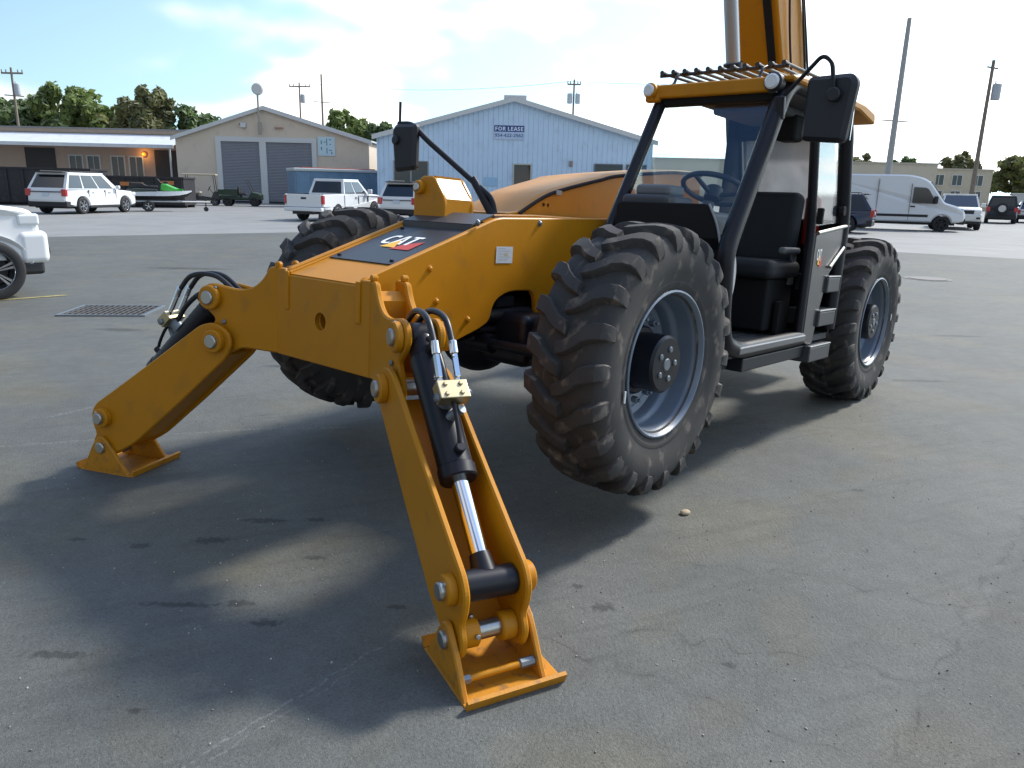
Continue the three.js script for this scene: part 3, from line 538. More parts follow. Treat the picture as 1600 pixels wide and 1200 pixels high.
{ // cab -------------------------------------------------------------------
  const cab = TG('cab');
  const P = (n, g, m) => part(n, g, m, cab);
  const frameL = [[-1.86, -0.03], [-0.92, -0.03], [-0.74, 0.03], [-0.685, 0.16], [-0.645, 0.50], [-0.70, 0.62], [-1.13, 1.375], [-1.27, 1.455], [-2.10, 1.455], [-2.22, 1.30], [-2.40, 0.72], [-2.40, 0.0]];
  const zl = -1.125, zr = -0.375;
  P('door_frame', [pipe(frameL.map(([x, y]) => [x, y, zl]), 0.049, 0.10, 12)], blackPaint);
  P('side_frame', [pipe(frameL.map(([x, y]) => [x, y, zr]), 0.036, 0.10, 10)], blackPaint);
  P('center_pillar', [pipe([[-1.84, -0.03, zl], [-1.83, 0.64, zl], [-1.62, 1.45, zl]], 0.03, 0.1, 10)], blackPaint);
  P('header', [bx(-1.17, -1.10, 1.33, 1.41, zl, zr, 0.02), bx(-2.30, -2.14, 1.26, 1.42, zl, zr, 0.02), bx(-2.42, -2.36, 0.62, 0.74, zl, zr, 0.02), bx(-0.74, -0.66, 0.50, 0.60, zl, zr, 0.02)], blackMatte);
  P('headliner', [bx(-2.2, -1.14, 1.40, 1.425, -1.09, -0.41), bx(-2.15, -1.55, 1.34, 1.40, -0.95, -0.5, 0.02)], mat([0.10, 0.10, 0.105], 0.9));
  const roofS = ro([[-1.08, 1.428, 0.01], [-1.08, 1.452, 0.01], [-1.3, 1.470, 0.03], [-2.3, 1.475, 0.03], [-2.52, 1.45, 0.03], [-2.54, 1.38, 0.02], [-2.2, 1.428, 0.02]]);
  P('roof', [plate(roofS, -1.20, 0.89, 0.01)], yellow);
  P('roof_visor', [bx(-1.105, -1.055, 1.372, 1.446, -1.09, -0.335, 0.012), bx(-1.10, -1.05, 1.35, 1.45, -0.40, -0.30, 0.02)], yellow);
  
  // windows
  P('windshield', plate([[zl + 0.05, 0], [zr - 0.05, 0], [zr - 0.05, 0.86], [zl + 0.05, 0.86]].map(([z, v]) => [-z, v]), 0, 0.005, 0).rotateY(Math.PI / 2).rotateZ(0.525).translate(-0.685, 0.60, 0), glass);
  P('side_window', plate(ro([[-0.75, 0.62, 0.06], [-1.16, 1.36, 0.08], [-2.06, 1.37, 0.16], [-2.18, 1.15, 0.1], [-2.24, 0.62, 0.08]]), -0.372, 0.005, 0), glass);
  P('side_window_surround', plate(ro([[-2.04, 0.58, 0], [-2.04, 1.42, 0], [-2.42, 1.42, 0], [-2.42, 0.58, 0]]), -0.395, 0.012, 0, []), blackMatte);
  P('rear_window', slab([-2.385, 0.74, -0.44], [-2.385, 0.74, -1.06], [-2.235, 1.27, -1.06], [-2.235, 1.27, -0.44], 0.005), mat(0xffffff, 0.55, { phys: 1, map: texd(mottle([0.70, 0.72, 0.75], 0.12, [0.5, 0.48, 0.44], 0.3, 128), 1.2), transmission: 0.55, thickness: 0 }));
  P('quarter_window', plate(ro([[-1.80, 0.68, 0.03], [-1.665, 1.36, 0.06], [-2.06, 1.37, 0.1], [-2.17, 1.28, 0.06], [-2.36, 0.73, 0.03]]), -1.128, 0.005, 0), glass);
  P('door_catch', [boss([-2.30, 0.80, -1.13], [-2.30, 0.80, -1.165], 0.035)], blackMatte); P('door_hinge', [bx(-1.87, -1.84, 0.70, 0.80, -1.18, -1.14, 0.008)], blackMatte);
  // lower rear corner panel with its trim and decal
  const lp = P('corner_panel', [plate(ro([[-1.86, -0.06, 0.02], [-1.85, 0.635, 0.02], [-2.40, 0.70, 0.03], [-2.40, 0.55, 0.05], [-2.17, 0.37, 0.04], [-2.08, 0.12, 0.04], [-2.04, -0.08, 0.02]]), -1.155, 0.03, 0.006)], mat([0.03, 0.03, 0.032], 0.3, { phys: 1, clearcoat: 0.6 }));
  part('trim_rail', [rod([-1.86, 0.645, -1.16], [-2.38, 0.705, -1.16], 0.012, 0.012, 10), rod([-2.15, 0.43, -1.165], [-2.37, 0.56, -1.165], 0.012, 0.012, 10)], zinc, lp);
  decal('logo_decal', [[-1.885, 0.44, -1.1585], [-2.00, 0.43, -1.1585], [-2.00, 0.575, -1.1585], [-1.885, 0.57, -1.1585]], decalMat, lp);
  P('lower_wall', [bx(-2.44, -2.41, -0.05, 0.66, zl, zr), bx(-2.4, -0.68, -0.12, 0.58, zr + 0.01, zr + 0.04), bx(-0.70, -0.675, -0.12, 0.56, -1.07, zr)], blackMatte);
  const rb = mat([0.045, 0.047, 0.05], 0.7, { bumpMap: texd(grainBump, 6), bumpScale: 0.002 });
  P('floor', [bx(-2.4, -0.72, -0.07, -0.03, zl, zr), ...[0, 1, 2, 3, 4].map(i => bx(-1.8, -0.85, -0.03, -0.022, -1.06 + i * 0.07, -1.03 + i * 0.07))], rb);
  P('door_sill', [bx(-1.86, -0.86, -0.045, 0.0, -1.175, -1.12, 0.01)], mat([0.10, 0.10, 0.105], 0.35, { phys: 1, clearcoat: 0.5 }));
  P('under_beam', [bx(-2.32, -1.02, -0.165, -0.085, -1.13, -0.45, 0.01), bx(-1.0, -0.74, -0.16, -0.06, -1.05, -0.45, 0.02)], blackPlastic);
  // front cowl, dash, steering
  const cw = [[-0.42, -0.1], [-0.42, 0.755], [-1.0, 0.755], [-1.06, 0.64], [-1.10, 0.45], [-1.12, 0.1], [-1.12, -0.1]];
  const cg = plate(ro(cw.map(([z, y]) => [-z, y]), 0.04), 0, 0.025, 0.005); cg.rotateY(Math.PI / 2); cg.translate(-0.685, 0, 0);
  P('front_cowl', [cg], blackMatte);
  P('cowl_trim', [tube([[-0.655, 0.755, -1.0], [-0.655, 0.64, -1.06], [-0.655, 0.45, -1.105], [-0.655, 0.30, -1.12]], 0.007, 8)], greyTrim);
  P('dashboard', [bx(-1.02, -0.70, 0.70, 0.80, -0.72, -0.42, 0.03), bx(-0.95, -0.72, 0.55, 0.72, -1.0, -0.42, 0.03), rod([-0.95, 0.3, -0.76], [-1.12, 0.78, -0.76], 0.05, 0.035)], mat([0.05, 0.053, 0.058], 0.6));
  P('instrument_pod', [bx(-0.98, -0.78, 0.795, 0.86, -0.68, -0.46, 0.025)], mat([0.14, 0.15, 0.16], 0.55));
  const sw = new THREE.TorusGeometry(0.19, 0.016, 10, 40); sw.rotateX(Math.PI / 2); sw.rotateZ(0.42); sw.translate(-1.18, 0.86, -0.76);
  const pt = (a, r) => { const p = V(Math.cos(a) * r, 0, Math.sin(a) * r).applyAxisAngle(V(0, 0, 1), 0.42); return [p.x - 1.18, p.y + 0.86, p.z - 0.76]; };
  P('steering_wheel', [sw, ...[0.3, 2.4, 4.5].map(a => rod([-1.16, 0.82, -0.76], pt(a, 0.185), 0.016, 0.012, 8)), boss([-1.15, 0.80, -0.76], [-1.185, 0.87, -0.76], 0.05)], blackPlastic);
  // seat
  const st = mat([0.022, 0.024, 0.028], 0.7, { bumpMap: texd(grainBump, 5), bumpScale: 0.002 });
  const back = new RoundedBoxGeometry(0.13, 0.50, 0.42, 5, 0.06); back.rotateZ(0.14); back.translate(-2.14, 0.66, -0.72);
  P('seat_back', [back], st);
  P('seat_cushion', [bx(-2.10, -1.60, 0.34, 0.46, -1.0, -0.52, 0.05)], st);
  P('seat_base', [bx(-2.08, -1.66, 0.0, 0.34, -0.96, -0.56, 0.02), bx(-1.9, -1.75, -0.02, 0.2, -1.02, -0.98, 0.01)], blackMatte);
  P('armrest', [bx(-2.05, -1.78, 0.50, 0.545, -1.0, -0.945, 0.02), bx(-2.03, -1.97, 0.3, 0.5, -0.98, -0.96)], mat([0.16, 0.165, 0.17], 0.5));
  P('joystick', [rod([-1.72, 0.42, -0.48], [-1.70, 0.60, -0.48], 0.012), new THREE.SphereGeometry(0.025, 12, 8).translate(-1.70, 0.61, -0.48)], blackPlastic);
  P('inner_panel', [plate(ro([[-0.745, 0.12, 0.02], [-0.735, 0.60, 0.05], [-0.86, 0.47, 0.1], [-0.86, 0.28, 0.1]]), -1.10, 0.012, 0.003)], mat([0.42, 0.43, 0.44], 0.6));
  P('extinguisher', [boss([-2.36, 0.55, -0.93], [-2.36, 0.90, -0.93], 0.055, 0.02, 20)], mat([0.42, 0.03, 0.02], 0.3));
  P('sun_blind', [bx(-1.92, -1.76, 1.20, 1.36, -0.97, -0.83, 0.03)], blackMatte);
  // steps at the rear corner of the cab
  for (const [x0, x1, y] of [[-2.36, -1.97, -0.10], [-2.37, -2.06, 0.135], [-2.375, -2.14, 0.36]]) {
    const s = P('access_step', [bx(x0, x1, y - 0.10, y, -1.175, -0.95, 0.01)], mat([0.06, 0.06, 0.062], 0.45));
    part('tread', bx(x0, x1, y + 0.001, y + 0.012, -1.178, -0.96, 0.004), mat([0.36, 0.36, 0.36], 0.35, { metalness: 0.7 }), s);
  }
}
{ // guard of bars over the cab roof
  const gd = TG('roof_guard');
  const dk = mat([0.03, 0.03, 0.033], 0.45);
  for (let i = 0; i < 11; i++) { const z = -0.215 - i * 0.079; part('guard_bar', [rod([-1.385, 1.582, z], [-2.30, 1.60, z], 0.011, 0.011, 8), rod([-1.37, 1.582, z], [-1.40, 1.582, z], 0.015, 0.015, 8)], dk, gd); }
  part('cross_bar', [rod([-1.40, 1.568, -0.19], [-1.40, 1.568, -1.03], 0.011, 0.011, 8), rod([-2.2, 1.585, -0.19], [-2.2, 1.585, -1.03], 0.011, 0.011, 8)], dk, gd);
  for (const z of [-0.35, -0.9]) part('guard_bracket', pipe([[-1.385, 1.57, z], [-1.33, 1.55, z], [-1.30, 1.49, z], [-1.20, 1.46, z]], 0.009, 0.03, 8), dk, gd);
  for (const [z, r] of [[-0.345, 0.044], [-1.10, 0.050]]) {
    const l = TG('work_light');
    part('housing', [boss([-1.02, 1.415, z], [-1.10, 1.415, z], r, 0.012, 24), bx(-1.10, -1.04, 1.36, 1.40, z - 0.02, z + 0.02)], z < -1 ? blackPlastic : yellow, l);
    part('lens', [boss([-1.028, 1.415, z], [-1.008, 1.415, z], r * 0.8, 0.008, 24)], lensGlass, l);
  }
}
{ // left-hand mirror
  const lm = TG('mirror');
  part('mirror_arm', [pipe([[-1.04, 1.30, -1.13], [-1.05, 1.40, -1.22], [-1.0, 1.52, -1.36], [-0.98, 1.48, -1.42], [-0.97, 1.33, -1.45]], 0.011, 0.06), boss([-1.05, 1.22, -1.15], [-1.03, 1.34, -1.15], 0.03)], blackPaint, lm);
  const [, g] = mirrorHead('x', new THREE.Group(), [0, 0, 0], 0.265, 0.335, 0);
  const g2 = mirrorZ(merge([g])); g2.rotateY(-0.12); g2.translate(-1.02, 1.255, -1.425);
  part('mirror_head', [g2, boss([-0.99, 1.32, -1.45], [-0.955, 1.32, -1.45], 0.035)], blackPlastic, lm);
  part('mirror_glass', bx(-1.072, -1.066, 1.11, 1.40, -1.53, -1.32), mat([0.8, 0.82, 0.84], 0.04, { metalness: 1 }), lm);
}
{ // boom, raised, behind the cab
  const rot = g => g.rotateZ(60 * D2R).translate(-3.25, 1.99, 0);
  const bm = T('boom', [rot(merge([bx(-1.7, 4.6, 0, 0.47, -0.2, 0.2, 0.025)])), rot(merge([bx(-1.75, -1.2, -0.05, 0.52, -0.26, 0.26, 0.03)]))], yellow);
  part('boom_section', rot(merge([bx(4.5, 6.2, 0.05, 0.40, -0.15, 0.15, 0.02)])), yellow, bm);
  part('hose_tray', rot(merge([bx(-1.0, 4.4, -0.022, -0.004, -0.15, -0.09)])), blackMatte, bm);
  part('hose', rot(merge([tube([[-0.55, 0.1, -0.215], [0.2, 0.14, -0.22], [0.75, 0.26, -0.225], [0.9, 0.36, -0.22], [0.6, 0.43, -0.22], [-0.1, 0.40, -0.22], [-0.6, 0.36, -0.215]], 0.010, 8), tube([[-0.7, 0.45, -0.21], [0.4, 0.475, -0.215], [1.6, 0.46, -0.21], [2.4, 0.44, -0.21]], 0.010, 8)])), hose, bm);
  part('boom_lug', rot(merge([plate(ro([[2.2, 0.02], [2.9, 0.02], [2.65, -0.2, 0.08], [2.45, -0.2, 0.08]]), -0.11, 0.02), plate(ro([[2.2, 0.02], [2.9, 0.02], [2.65, -0.2, 0.08], [2.45, -0.2, 0.08]]), 0.09, 0.02)])), yellow, bm);
  const lc = TG('lift_cylinder');
  part('barrel', boss([-3.32, 0.45, 0], [-2.78, 1.92, 0], 0.075), blackPaint, lc);
  part('rod', [rod([-2.80, 1.88, 0], [-1.93, 4.26, 0], 0.055, 0.055, 28)], mat([0.42, 0.43, 0.45], 0.38, { metalness: 0.85 }), lc);
  T('boom_pivot', [bx(-4.3, -3.8, 0.5, 1.25, -0.4, -0.27, 0.05), bx(-4.3, -3.8, 0.5, 1.25, 0.27, 0.4, 0.05), boss([-4.05, 1.05, -0.46], [-4.05, 1.05, 0.46], 0.07)], yellow);
}

// ---------------------------------------------------------------- buildings
const AZ = d => (90 - d) * D2R;   // heading (0 = straight away, 90 = to the right) to rotation.y
function textTex(w, h, draw) { const c = document.createElement('canvas'); c.width = w; c.height = h; draw(c.getContext('2d')); const t = new THREE.CanvasTexture(c); t.colorSpace = THREE.SRGBColorSpace; return t; }
const corr = (period, n = 64) => dataTex(n, 4, (i) => { const u = i / n, v = 255 * (sst(0.0, 0.14, u) - sst(0.36, 0.5, u)); return [v, v, v]; }, false);
const ribBump = corr(), slatBump = dataTex(4, 64, (i, j) => { const v = 128 + 127 * Math.sin(j / 64 * 6.283); return [v, v, v]; }, false);
function bumpRep(t, u, v) { const q = t.clone(); q.repeat.set(u, v); q.needsUpdate = true; return q; }
const wallMat = (c, rough = 0.7, o = {}) => mat(0xffffff, rough, { map: texd(mottle(c, 0.07, [0.25, 0.23, 0.2], 0.18, 256), 0.12), ...o });
const metalWhite = wallMat([0.56, 0.72, 0.90], 0.5, { bumpMap: bumpRep(ribBump, 3.2, 1), bumpScale: 0.03 });
const beigeWall = wallMat([0.66, 0.56, 0.45], 0.8);
const tanWall = wallMat([0.56, 0.42, 0.33], 0.85);
const roofMetal = wallMat([0.56, 0.58, 0.60], 0.5, { bumpMap: bumpRep(ribBump, 2.5, 1), bumpScale: 0.03 });
const trimWhite = mat([0.62, 0.63, 0.62], 0.6);
const shutter = mat(0xffffff, 0.6, { map: texd(mottle([0.24, 0.25, 0.28], 0.06, [0.2, 0.18, 0.16], 0.2, 128), 0.3), bumpMap: bumpRep(slatBump, 1, 9), bumpScale: 0.03 });
const pane = darkGlass;
function gable(o, x0, x1, xm, he, hp, depth, wm, rm, over = 0.35) { // front at z = 0, running to -depth
  part('wall', plate([[x0, 0], [x1, 0], [x1, he], [xm, hp], [x0, he]], -depth, depth, 0), wm, o);
  const sl = (xa, ya, xb, yb, nm) => { const dx = xb - xa, dy = yb - ya, l = Math.hypot(dx, dy), nx = -dy / l * 0.12, ny = dx / l * 0.12; return part(nm, plate([[xa, ya], [xb, yb], [xb + nx * 0.2, yb + Math.abs(ny)], [xa + nx, ya + Math.abs(ny)]], -depth - over, depth + 2 * over, 0), rm, o); };
  const k = (hp - he) / (xm - x0), k2 = (hp - he) / (x1 - xm);
  sl(x0 - over, he - over * k + 0.01, xm, hp + 0.01, 'roof_slope'); const r = sl(xm, hp + 0.01, x1 + over, he - over * k2 + 0.01, 'roof_slope');
  part('rake_trim', [slab([x0 - over, he - over * k - 0.16, over + 0.003], [xm, hp - 0.16, over + 0.003], [xm, hp + 0.11, over + 0.003], [x0 - over, he - over * k + 0.11, over + 0.003], 0.05)], trimWhite, o);
  part('rake_trim', [slab([xm, hp - 0.16, over + 0.003], [x1 + over, he - over * k2 - 0.16, over + 0.003], [x1 + over, he - over * k2 + 0.11, over + 0.003], [xm, hp + 0.11, over + 0.003], 0.05)], trimWhite, o);
}
function windowPart(o, x0, x1, y0, y1, z, fm = trimWhite, fw = 0.1, mullion = false) {
  const f = part('window_frame', [bx(x0 - fw, x1 + fw, y1, y1 + fw, z, z + 0.08), bx(x0 - fw, x1 + fw, y0 - fw, y0, z, z + 0.08), bx(x0 - fw, x0, y0, y1, z, z + 0.08), bx(x1, x1 + fw, y0, y1, z, z + 0.08), ...(mullion ? [bx((x0 + x1) / 2 - 0.03, (x0 + x1) / 2 + 0.03, y0, y1, z + 0.03, z + 0.06)] : [])], fm, o);
  part('pane', bx(x0, x1, y0, y1, z + 0.005, z + 0.025), pane, f); return f;
}
{
  const o = thing('metal_warehouse', 'white ribbed metal warehouse with a FOR LEASE sign on its gable', 'warehouse', 0, -50);
  gable(o, -8.85, 8.5, -0.25, 4.55, 6.9, 30, metalWhite, roofMetal, 0.25);
  part('ridge_vent', [bx(-0.9, 0.5, 6.86, 7.12, -25, 0.2, 0.04)], trimWhite, o);
  const t = textTex(512, 256, x => { x.fillStyle = '#b9cbe6'; x.fillRect(0, 0, 512, 256); x.fillStyle = '#2c4683'; x.fillRect(0, 0, 512, 118); x.fillStyle = '#dfe8f5'; x.font = 'bold 100px sans-serif'; x.textAlign = 'center'; x.textBaseline = 'middle'; x.fillText('FOR LEASE', 256, 62, 490); x.fillStyle = '#3a4c78'; x.font = 'bold 84px sans-serif'; x.fillText('954-422-2562', 256, 184, 490); });
  const sg = part('lease_sign', bx(-1.50, 0.42, 4.50, 5.36, 0.003, 0.05), trimWhite, o);
  decal('sign_face', [[-1.48, 4.52, 0.054], [0.40, 4.52, 0.054], [0.40, 5.34, 0.054], [-1.48, 5.34, 0.054]], mat(0xffffff, 0.6, { map: t }), sg);
  windowPart(o, -0.18, 0.85, 1.1, 3.0, 0.003, mat([0.5, 0.48, 0.40], 0.6), 0.07); windowPart(o, -7.75, -6.75, 0.9, 3.05, 0.003, mat([0.3, 0.3, 0.3], 0.6), 0.05); windowPart(o, -6.65, -5.65, 0.9, 3.05, 0.003, mat([0.3, 0.3, 0.3], 0.6), 0.05); windowPart(o, 4.95, 6.6, 2.1, 3.1, 0.003, mat([0.12, 0.12, 0.13], 0.6), 0.07); windowPart(o, 6.95, 8.1, 2.1, 3.1, 0.003, mat([0.12, 0.12, 0.13], 0.6), 0.07);
  part('wall_notice', bx(-2.1, -1.25, 1.65, 2.2, 0.003, 0.03), mat([0.35, 0.55, 0.75], 0.5), o);
  part('wall_lamp', bx(3.3, 3.5, 2.95, 3.3, 0.003, 0.16, 0.02), mat([0.3, 0.22, 0.2], 0.5), o);
  part('base_flashing', bx(-8.9, 8.55, 0, 0.22, 0.003, 0.05), mat([0.35, 0.36, 0.38], 0.6), o);
}
{
  const o = thing('beige_warehouse', 'beige gabled warehouse with two grey roller doors side by side', 'warehouse', 0, -60);
  gable(o, -25.8, -11.2, -19.0, 4.72, 6.95, 34, beigeWall, roofMetal, 0.25);
  for (const [a, b] of [[-22.35, -19.45], [-18.95, -15.5]]) { const d = part('roller_door', bx(a, b, 0.02, 4.5, 0.005, 0.06), shutter, o); part('door_bottom_bar', bx(a, b, 0.03, 0.16, 0.062, 0.1), blackTrim, d); }
  for (const [a, b, c, d] of [[-22.75, -22.35, 0, 4.85], [-19.45, -18.95, 0, 4.85], [-15.5, -15.15, 0, 4.85]]) part('door_jamb', bx(a, b, c, 4.5, 0.003, 0.14), trimWhite, o);
  part('door_header', bx(-22.75, -15.15, 4.5, 4.85, 0.003, 0.15), trimWhite, o);
  const t = textTex(128, 160, x => { x.fillStyle = '#c4dce4'; x.fillRect(0, 0, 128, 160); x.fillStyle = '#5d7f97'; for (const [a, b, w, h] of [[22, 30, 8, 34], [22, 84, 8, 30], [44, 40, 14, 8], [64, 14, 7, 60], [64, 92, 7, 50], [84, 20, 20, 7], [88, 60, 12, 7], [84, 110, 22, 7], [100, 126, 8, 20]]) x.fillRect(a, b, w, h); });
  const s = part('wall_sign', bx(-15.05, -13.75, 3.6, 5.0, 0.003, 0.05), trimWhite, o); decal('sign_face', [[-15.03, 3.62, 0.054], [-13.77, 3.62, 0.054], [-13.77, 4.98, 0.054], [-15.03, 4.98, 0.054]], mat(0xffffff, 0.6, { map: t }), s);
  part('antenna_mast', [rod([-19.25, 5.1, 0.45], [-19.25, 7.9, 0.45], 0.07), bx(-19.35, -19.15, 5.0, 5.9, 0.26, 0.5)], mat([0.35, 0.32, 0.28], 0.6), o);
  part('antenna_drum', boss([-19.25, 8.2, 0.25], [-19.20, 8.2, 0.65], 0.42, 0.08, 24), mat([0.62, 0.62, 0.6], 0.6), o);
  const fl = part('flood_light', bx(-20.75, -20.35, 5.5, 5.85, 0.05, 0.3, 0.05), trimWhite, o); part('lamp_arm', rod([-20.9, 5.75, 0], [-20.6, 5.75, 0.2], 0.04), blackTrim, fl);
  part('wall_bracket', bx(-18.2, -17.6, 5.5, 5.58, 0.003, 0.2), mat([0.4, 0.22, 0.15], 0.7), o);
}
{
  const o = thing('awning_building', 'long low tan building with a white awning and four small windows', 'building', 0, -66);
  part('wall', bx(-70, -26.8, 0, 5.2, -20, 0), tanWall, o);
  part('parapet', bx(-70.1, -26.7, 5.2, 5.5, -20, 0.12), wallMat([0.38, 0.29, 0.22], 0.85), o);
  part('roof_edge', bx(-70.1, -26.7, 5.5, 5.62, -20, 0.16), mat([0.22, 0.22, 0.22], 0.7), o);
  const aw = part('awning', [slab([-70, 4.2, 3.2], [-27.2, 4.2, 3.2], [-27.2, 5.1, 0.01], [-70, 5.1, 0.01], 0.07), slab([-70, 4.0, 3.2], [-27.2, 4.0, 3.2], [-27.2, 4.22, 3.2], [-70, 4.22, 3.2], 0.05)], wallMat([0.66, 0.68, 0.70], 0.5), o);
  for (const x of [-56, -48, -41.6, -27.6]) part('awning_post', rod([x, 0, 3.0], [x, 4.2, 3.0], 0.07), trimWhite, o);
  for (const [a, b] of [[-37.3, -36.3], [-35.8, -34.85], [-33.8, -32.8], [-32.3, -31.25]]) windowPart(o, a, b, 1.5, 3.35, 0.003, trimWhite, 0.12, true);
  for (const [a, b] of [[-41.0, -38.5], [-30.2, -27.6], [-47, -44]]) part('dark_door', bx(a, b, 0.02, 3.95, 0.004, 0.06), mat([0.06, 0.055, 0.055], 0.7), o);
  const lp = part('wall_lamp', new THREE.SphereGeometry(0.16, 14, 10).translate(-31.0, 3.6, 0.2), mat([0.6, 0.25, 0.05], 0.5, { emissive: L(1, 0.30, 0.03), emissiveIntensity: 1.2 }), o);
  const pl = new THREE.PointLight(new THREE.Color(1, 0.45, 0.1), 1.5); pl.position.set(-31.0, 3.6, 0.55); pl.castShadow = true; o.add(pl);
}
{
  const o = thing('office_building', 'beige two-storey flat-roofed building behind the white van', 'building', 53.0, -100, -0.05);
  part('wall', bx(-40, 0, 0, 5.6, -14, 0), wallMat([0.55, 0.49, 0.38], 0.8), o);
  part('parapet_cap', bx(-40.1, 0.12, 5.6, 5.8, -14, 0.12), mat([0.45, 0.40, 0.32], 0.7), o);
  const wing = part('end_wall', bx(0.01, 8.2, 0, 5.1, -16, -2.5), wallMat([0.52, 0.46, 0.35], 0.8), o); part('parapet_cap', bx(0.01, 8.3, 5.1, 5.3, -16, -2.4), mat([0.45, 0.40, 0.32], 0.7), wing);
  for (const x of [0.9, 3.2, 5.8]) for (const y of [1.2, 3.2]) windowPart(o, x, x + 1.2, y, y + 1.25, -2.497, trimWhite, 0.08, true);
  part('green_sign', bx(-6.5, -3.5, 2.9, 3.3, 0.003, 0.06), mat([0.10, 0.35, 0.25], 0.5), o);
}
{
  const o = thing('perimeter_wall', 'pale low block wall beyond the parked jeep', 'wall', 62, -92);
  part('wall_panel', bx(-4, 12, 0, 2.2, -0.25, 0), wallMat([0.5, 0.5, 0.48], 0.8), o); part('coping', bx(-4.1, 12.1, 2.2, 2.32, -0.32, 0.07), trimWhite, o);
  const s = thing('roadside_shed', 'dark open shed at the end of the street', 'shed', 70, -96);
  part('shed_wall', bx(-3, 9, 0, 2.4, -5, 0), mat([0.07, 0.06, 0.055], 0.8), s); part('shed_roof', slab([-3.4, 2.35, 0.8], [9.4, 2.35, 0.8], [9.4, 3.2, -5.4], [-3.4, 3.2, -5.4], 0.12), mat([0.16, 0.10, 0.08], 0.8), s);
}

// ---------------------------------------------------------------- vehicles
function carWheel(o, x, z, r, w, rimM = alloy, spokes = 6) { // outer face away from the car's middle
  const g = grp('wheel', o); g.position.set(x, r, z); const s = Math.sign(z);
  const prof = [[r * 0.62, w * 0.42], [r * 0.70, w * 0.5], [r * 0.9, w * 0.5], [r * 0.98, w * 0.40], [r, w * 0.2], [r, -w * 0.2], [r * 0.98, -w * 0.4], [r * 0.9, -w * 0.5], [r * 0.62, -w * 0.5]].map(p => new THREE.Vector2(...p));
  part('tyre', new THREE.LatheGeometry(prof, 40).rotateX(Math.PI / 2 * s), carTyre, g);
  const rg = [new THREE.LatheGeometry([[r * 0.56, -w * 0.3], [r * 0.58, w * 0.3], [r * 0.64, w * 0.47], [r * 0.66, w * 0.44], [r * 0.62, w * 0.36]].map(p => new THREE.Vector2(...p)), 36).rotateX(Math.PI / 2 * s), boss([0, 0, s * w * 0.05], [0, 0, s * w * 0.42], r * 0.15, 0.01, 20)];
  for (let k = 0; k < spokes; k++) for (const e of [-0.12, 0.12]) { const a = k / spokes * 6.283 + 0.3; rg.push(slab([Math.cos(a + e * 1.6) * r * 0.12, Math.sin(a + e * 1.6) * r * 0.12, s * w * 0.36], [Math.cos(a + e + 0.06) * r * 0.61, Math.sin(a + e + 0.06) * r * 0.61, s * w * 0.40], [Math.cos(a + e - 0.08) * r * 0.61, Math.sin(a + e - 0.08) * r * 0.61, s * w * 0.40], [Math.cos(a + e * 1.6 - 0.3) * r * 0.12, Math.sin(a + e * 1.6 - 0.3) * r * 0.12, s * w * 0.36], -s * 0.025)); }
  part('rim', rg, rimM, g); part('brake_disc', boss([0, 0, -s * w * 0.3], [0, 0, -s * w * 0.05], r * 0.55, 0.01, 24), mat([0.03, 0.03, 0.032], 0.6), g);
}
function arch(x, r, y0, n = 12) { const p = []; for (let i = 0; i <= n; i++) { const a = Math.PI * (1 - i / n); p.push([x + r * Math.cos(a), Math.max(y0, 0.02 + 0.36 + r * Math.sin(a) - 0.36 + 0.33)]); } return p; }
// body shell from a side outline (x forward), narrowing slightly towards the top and the nose
function shell(pts, hw, bev = 0.05, tuck = 0.06, noseTuck = 0.1, L0 = 2.5) {
  const g = plate(pts, -hw, hw * 2, bev); const p = g.attributes.position; const ys = pts.map(q => q[1]), y0 = Math.min(...ys), y1 = Math.max(...ys);
  for (let i = 0; i < p.count; i++) { const t = (p.getY(i) - y0) / (y1 - y0), n = Math.max(0, Math.abs(p.getX(i)) / L0 - 0.72) / 0.28; p.setZ(i, p.getZ(i) * (1 - tuck * t * t - noseTuck * n * n)); }
  g.computeVertexNormals(); return g;
}
function lower(len, sill, top, wx, ra, nose, tail) { // outline: bottom with wheel arches, top given as points from nose to tail
  const [wf, wr] = wx, pts = [];
  const h = len / 2; pts.push([-h + 0.06, sill + 0.08]);
  const A = (x) => { for (let i = 0; i <= 12; i++) { const a = Math.PI * (1 - i / 12); pts.push([x + ra * Math.cos(a), Math.max(sill, 0.34 + ra * Math.sin(a))]); } };
  pts.push([wr - ra - 0.05, sill]); A(wr); A(wf); pts.push([wf + ra + 0.05, sill]);
  pts.push([h - 0.08, sill + 0.05]); return pts.concat(top);
}
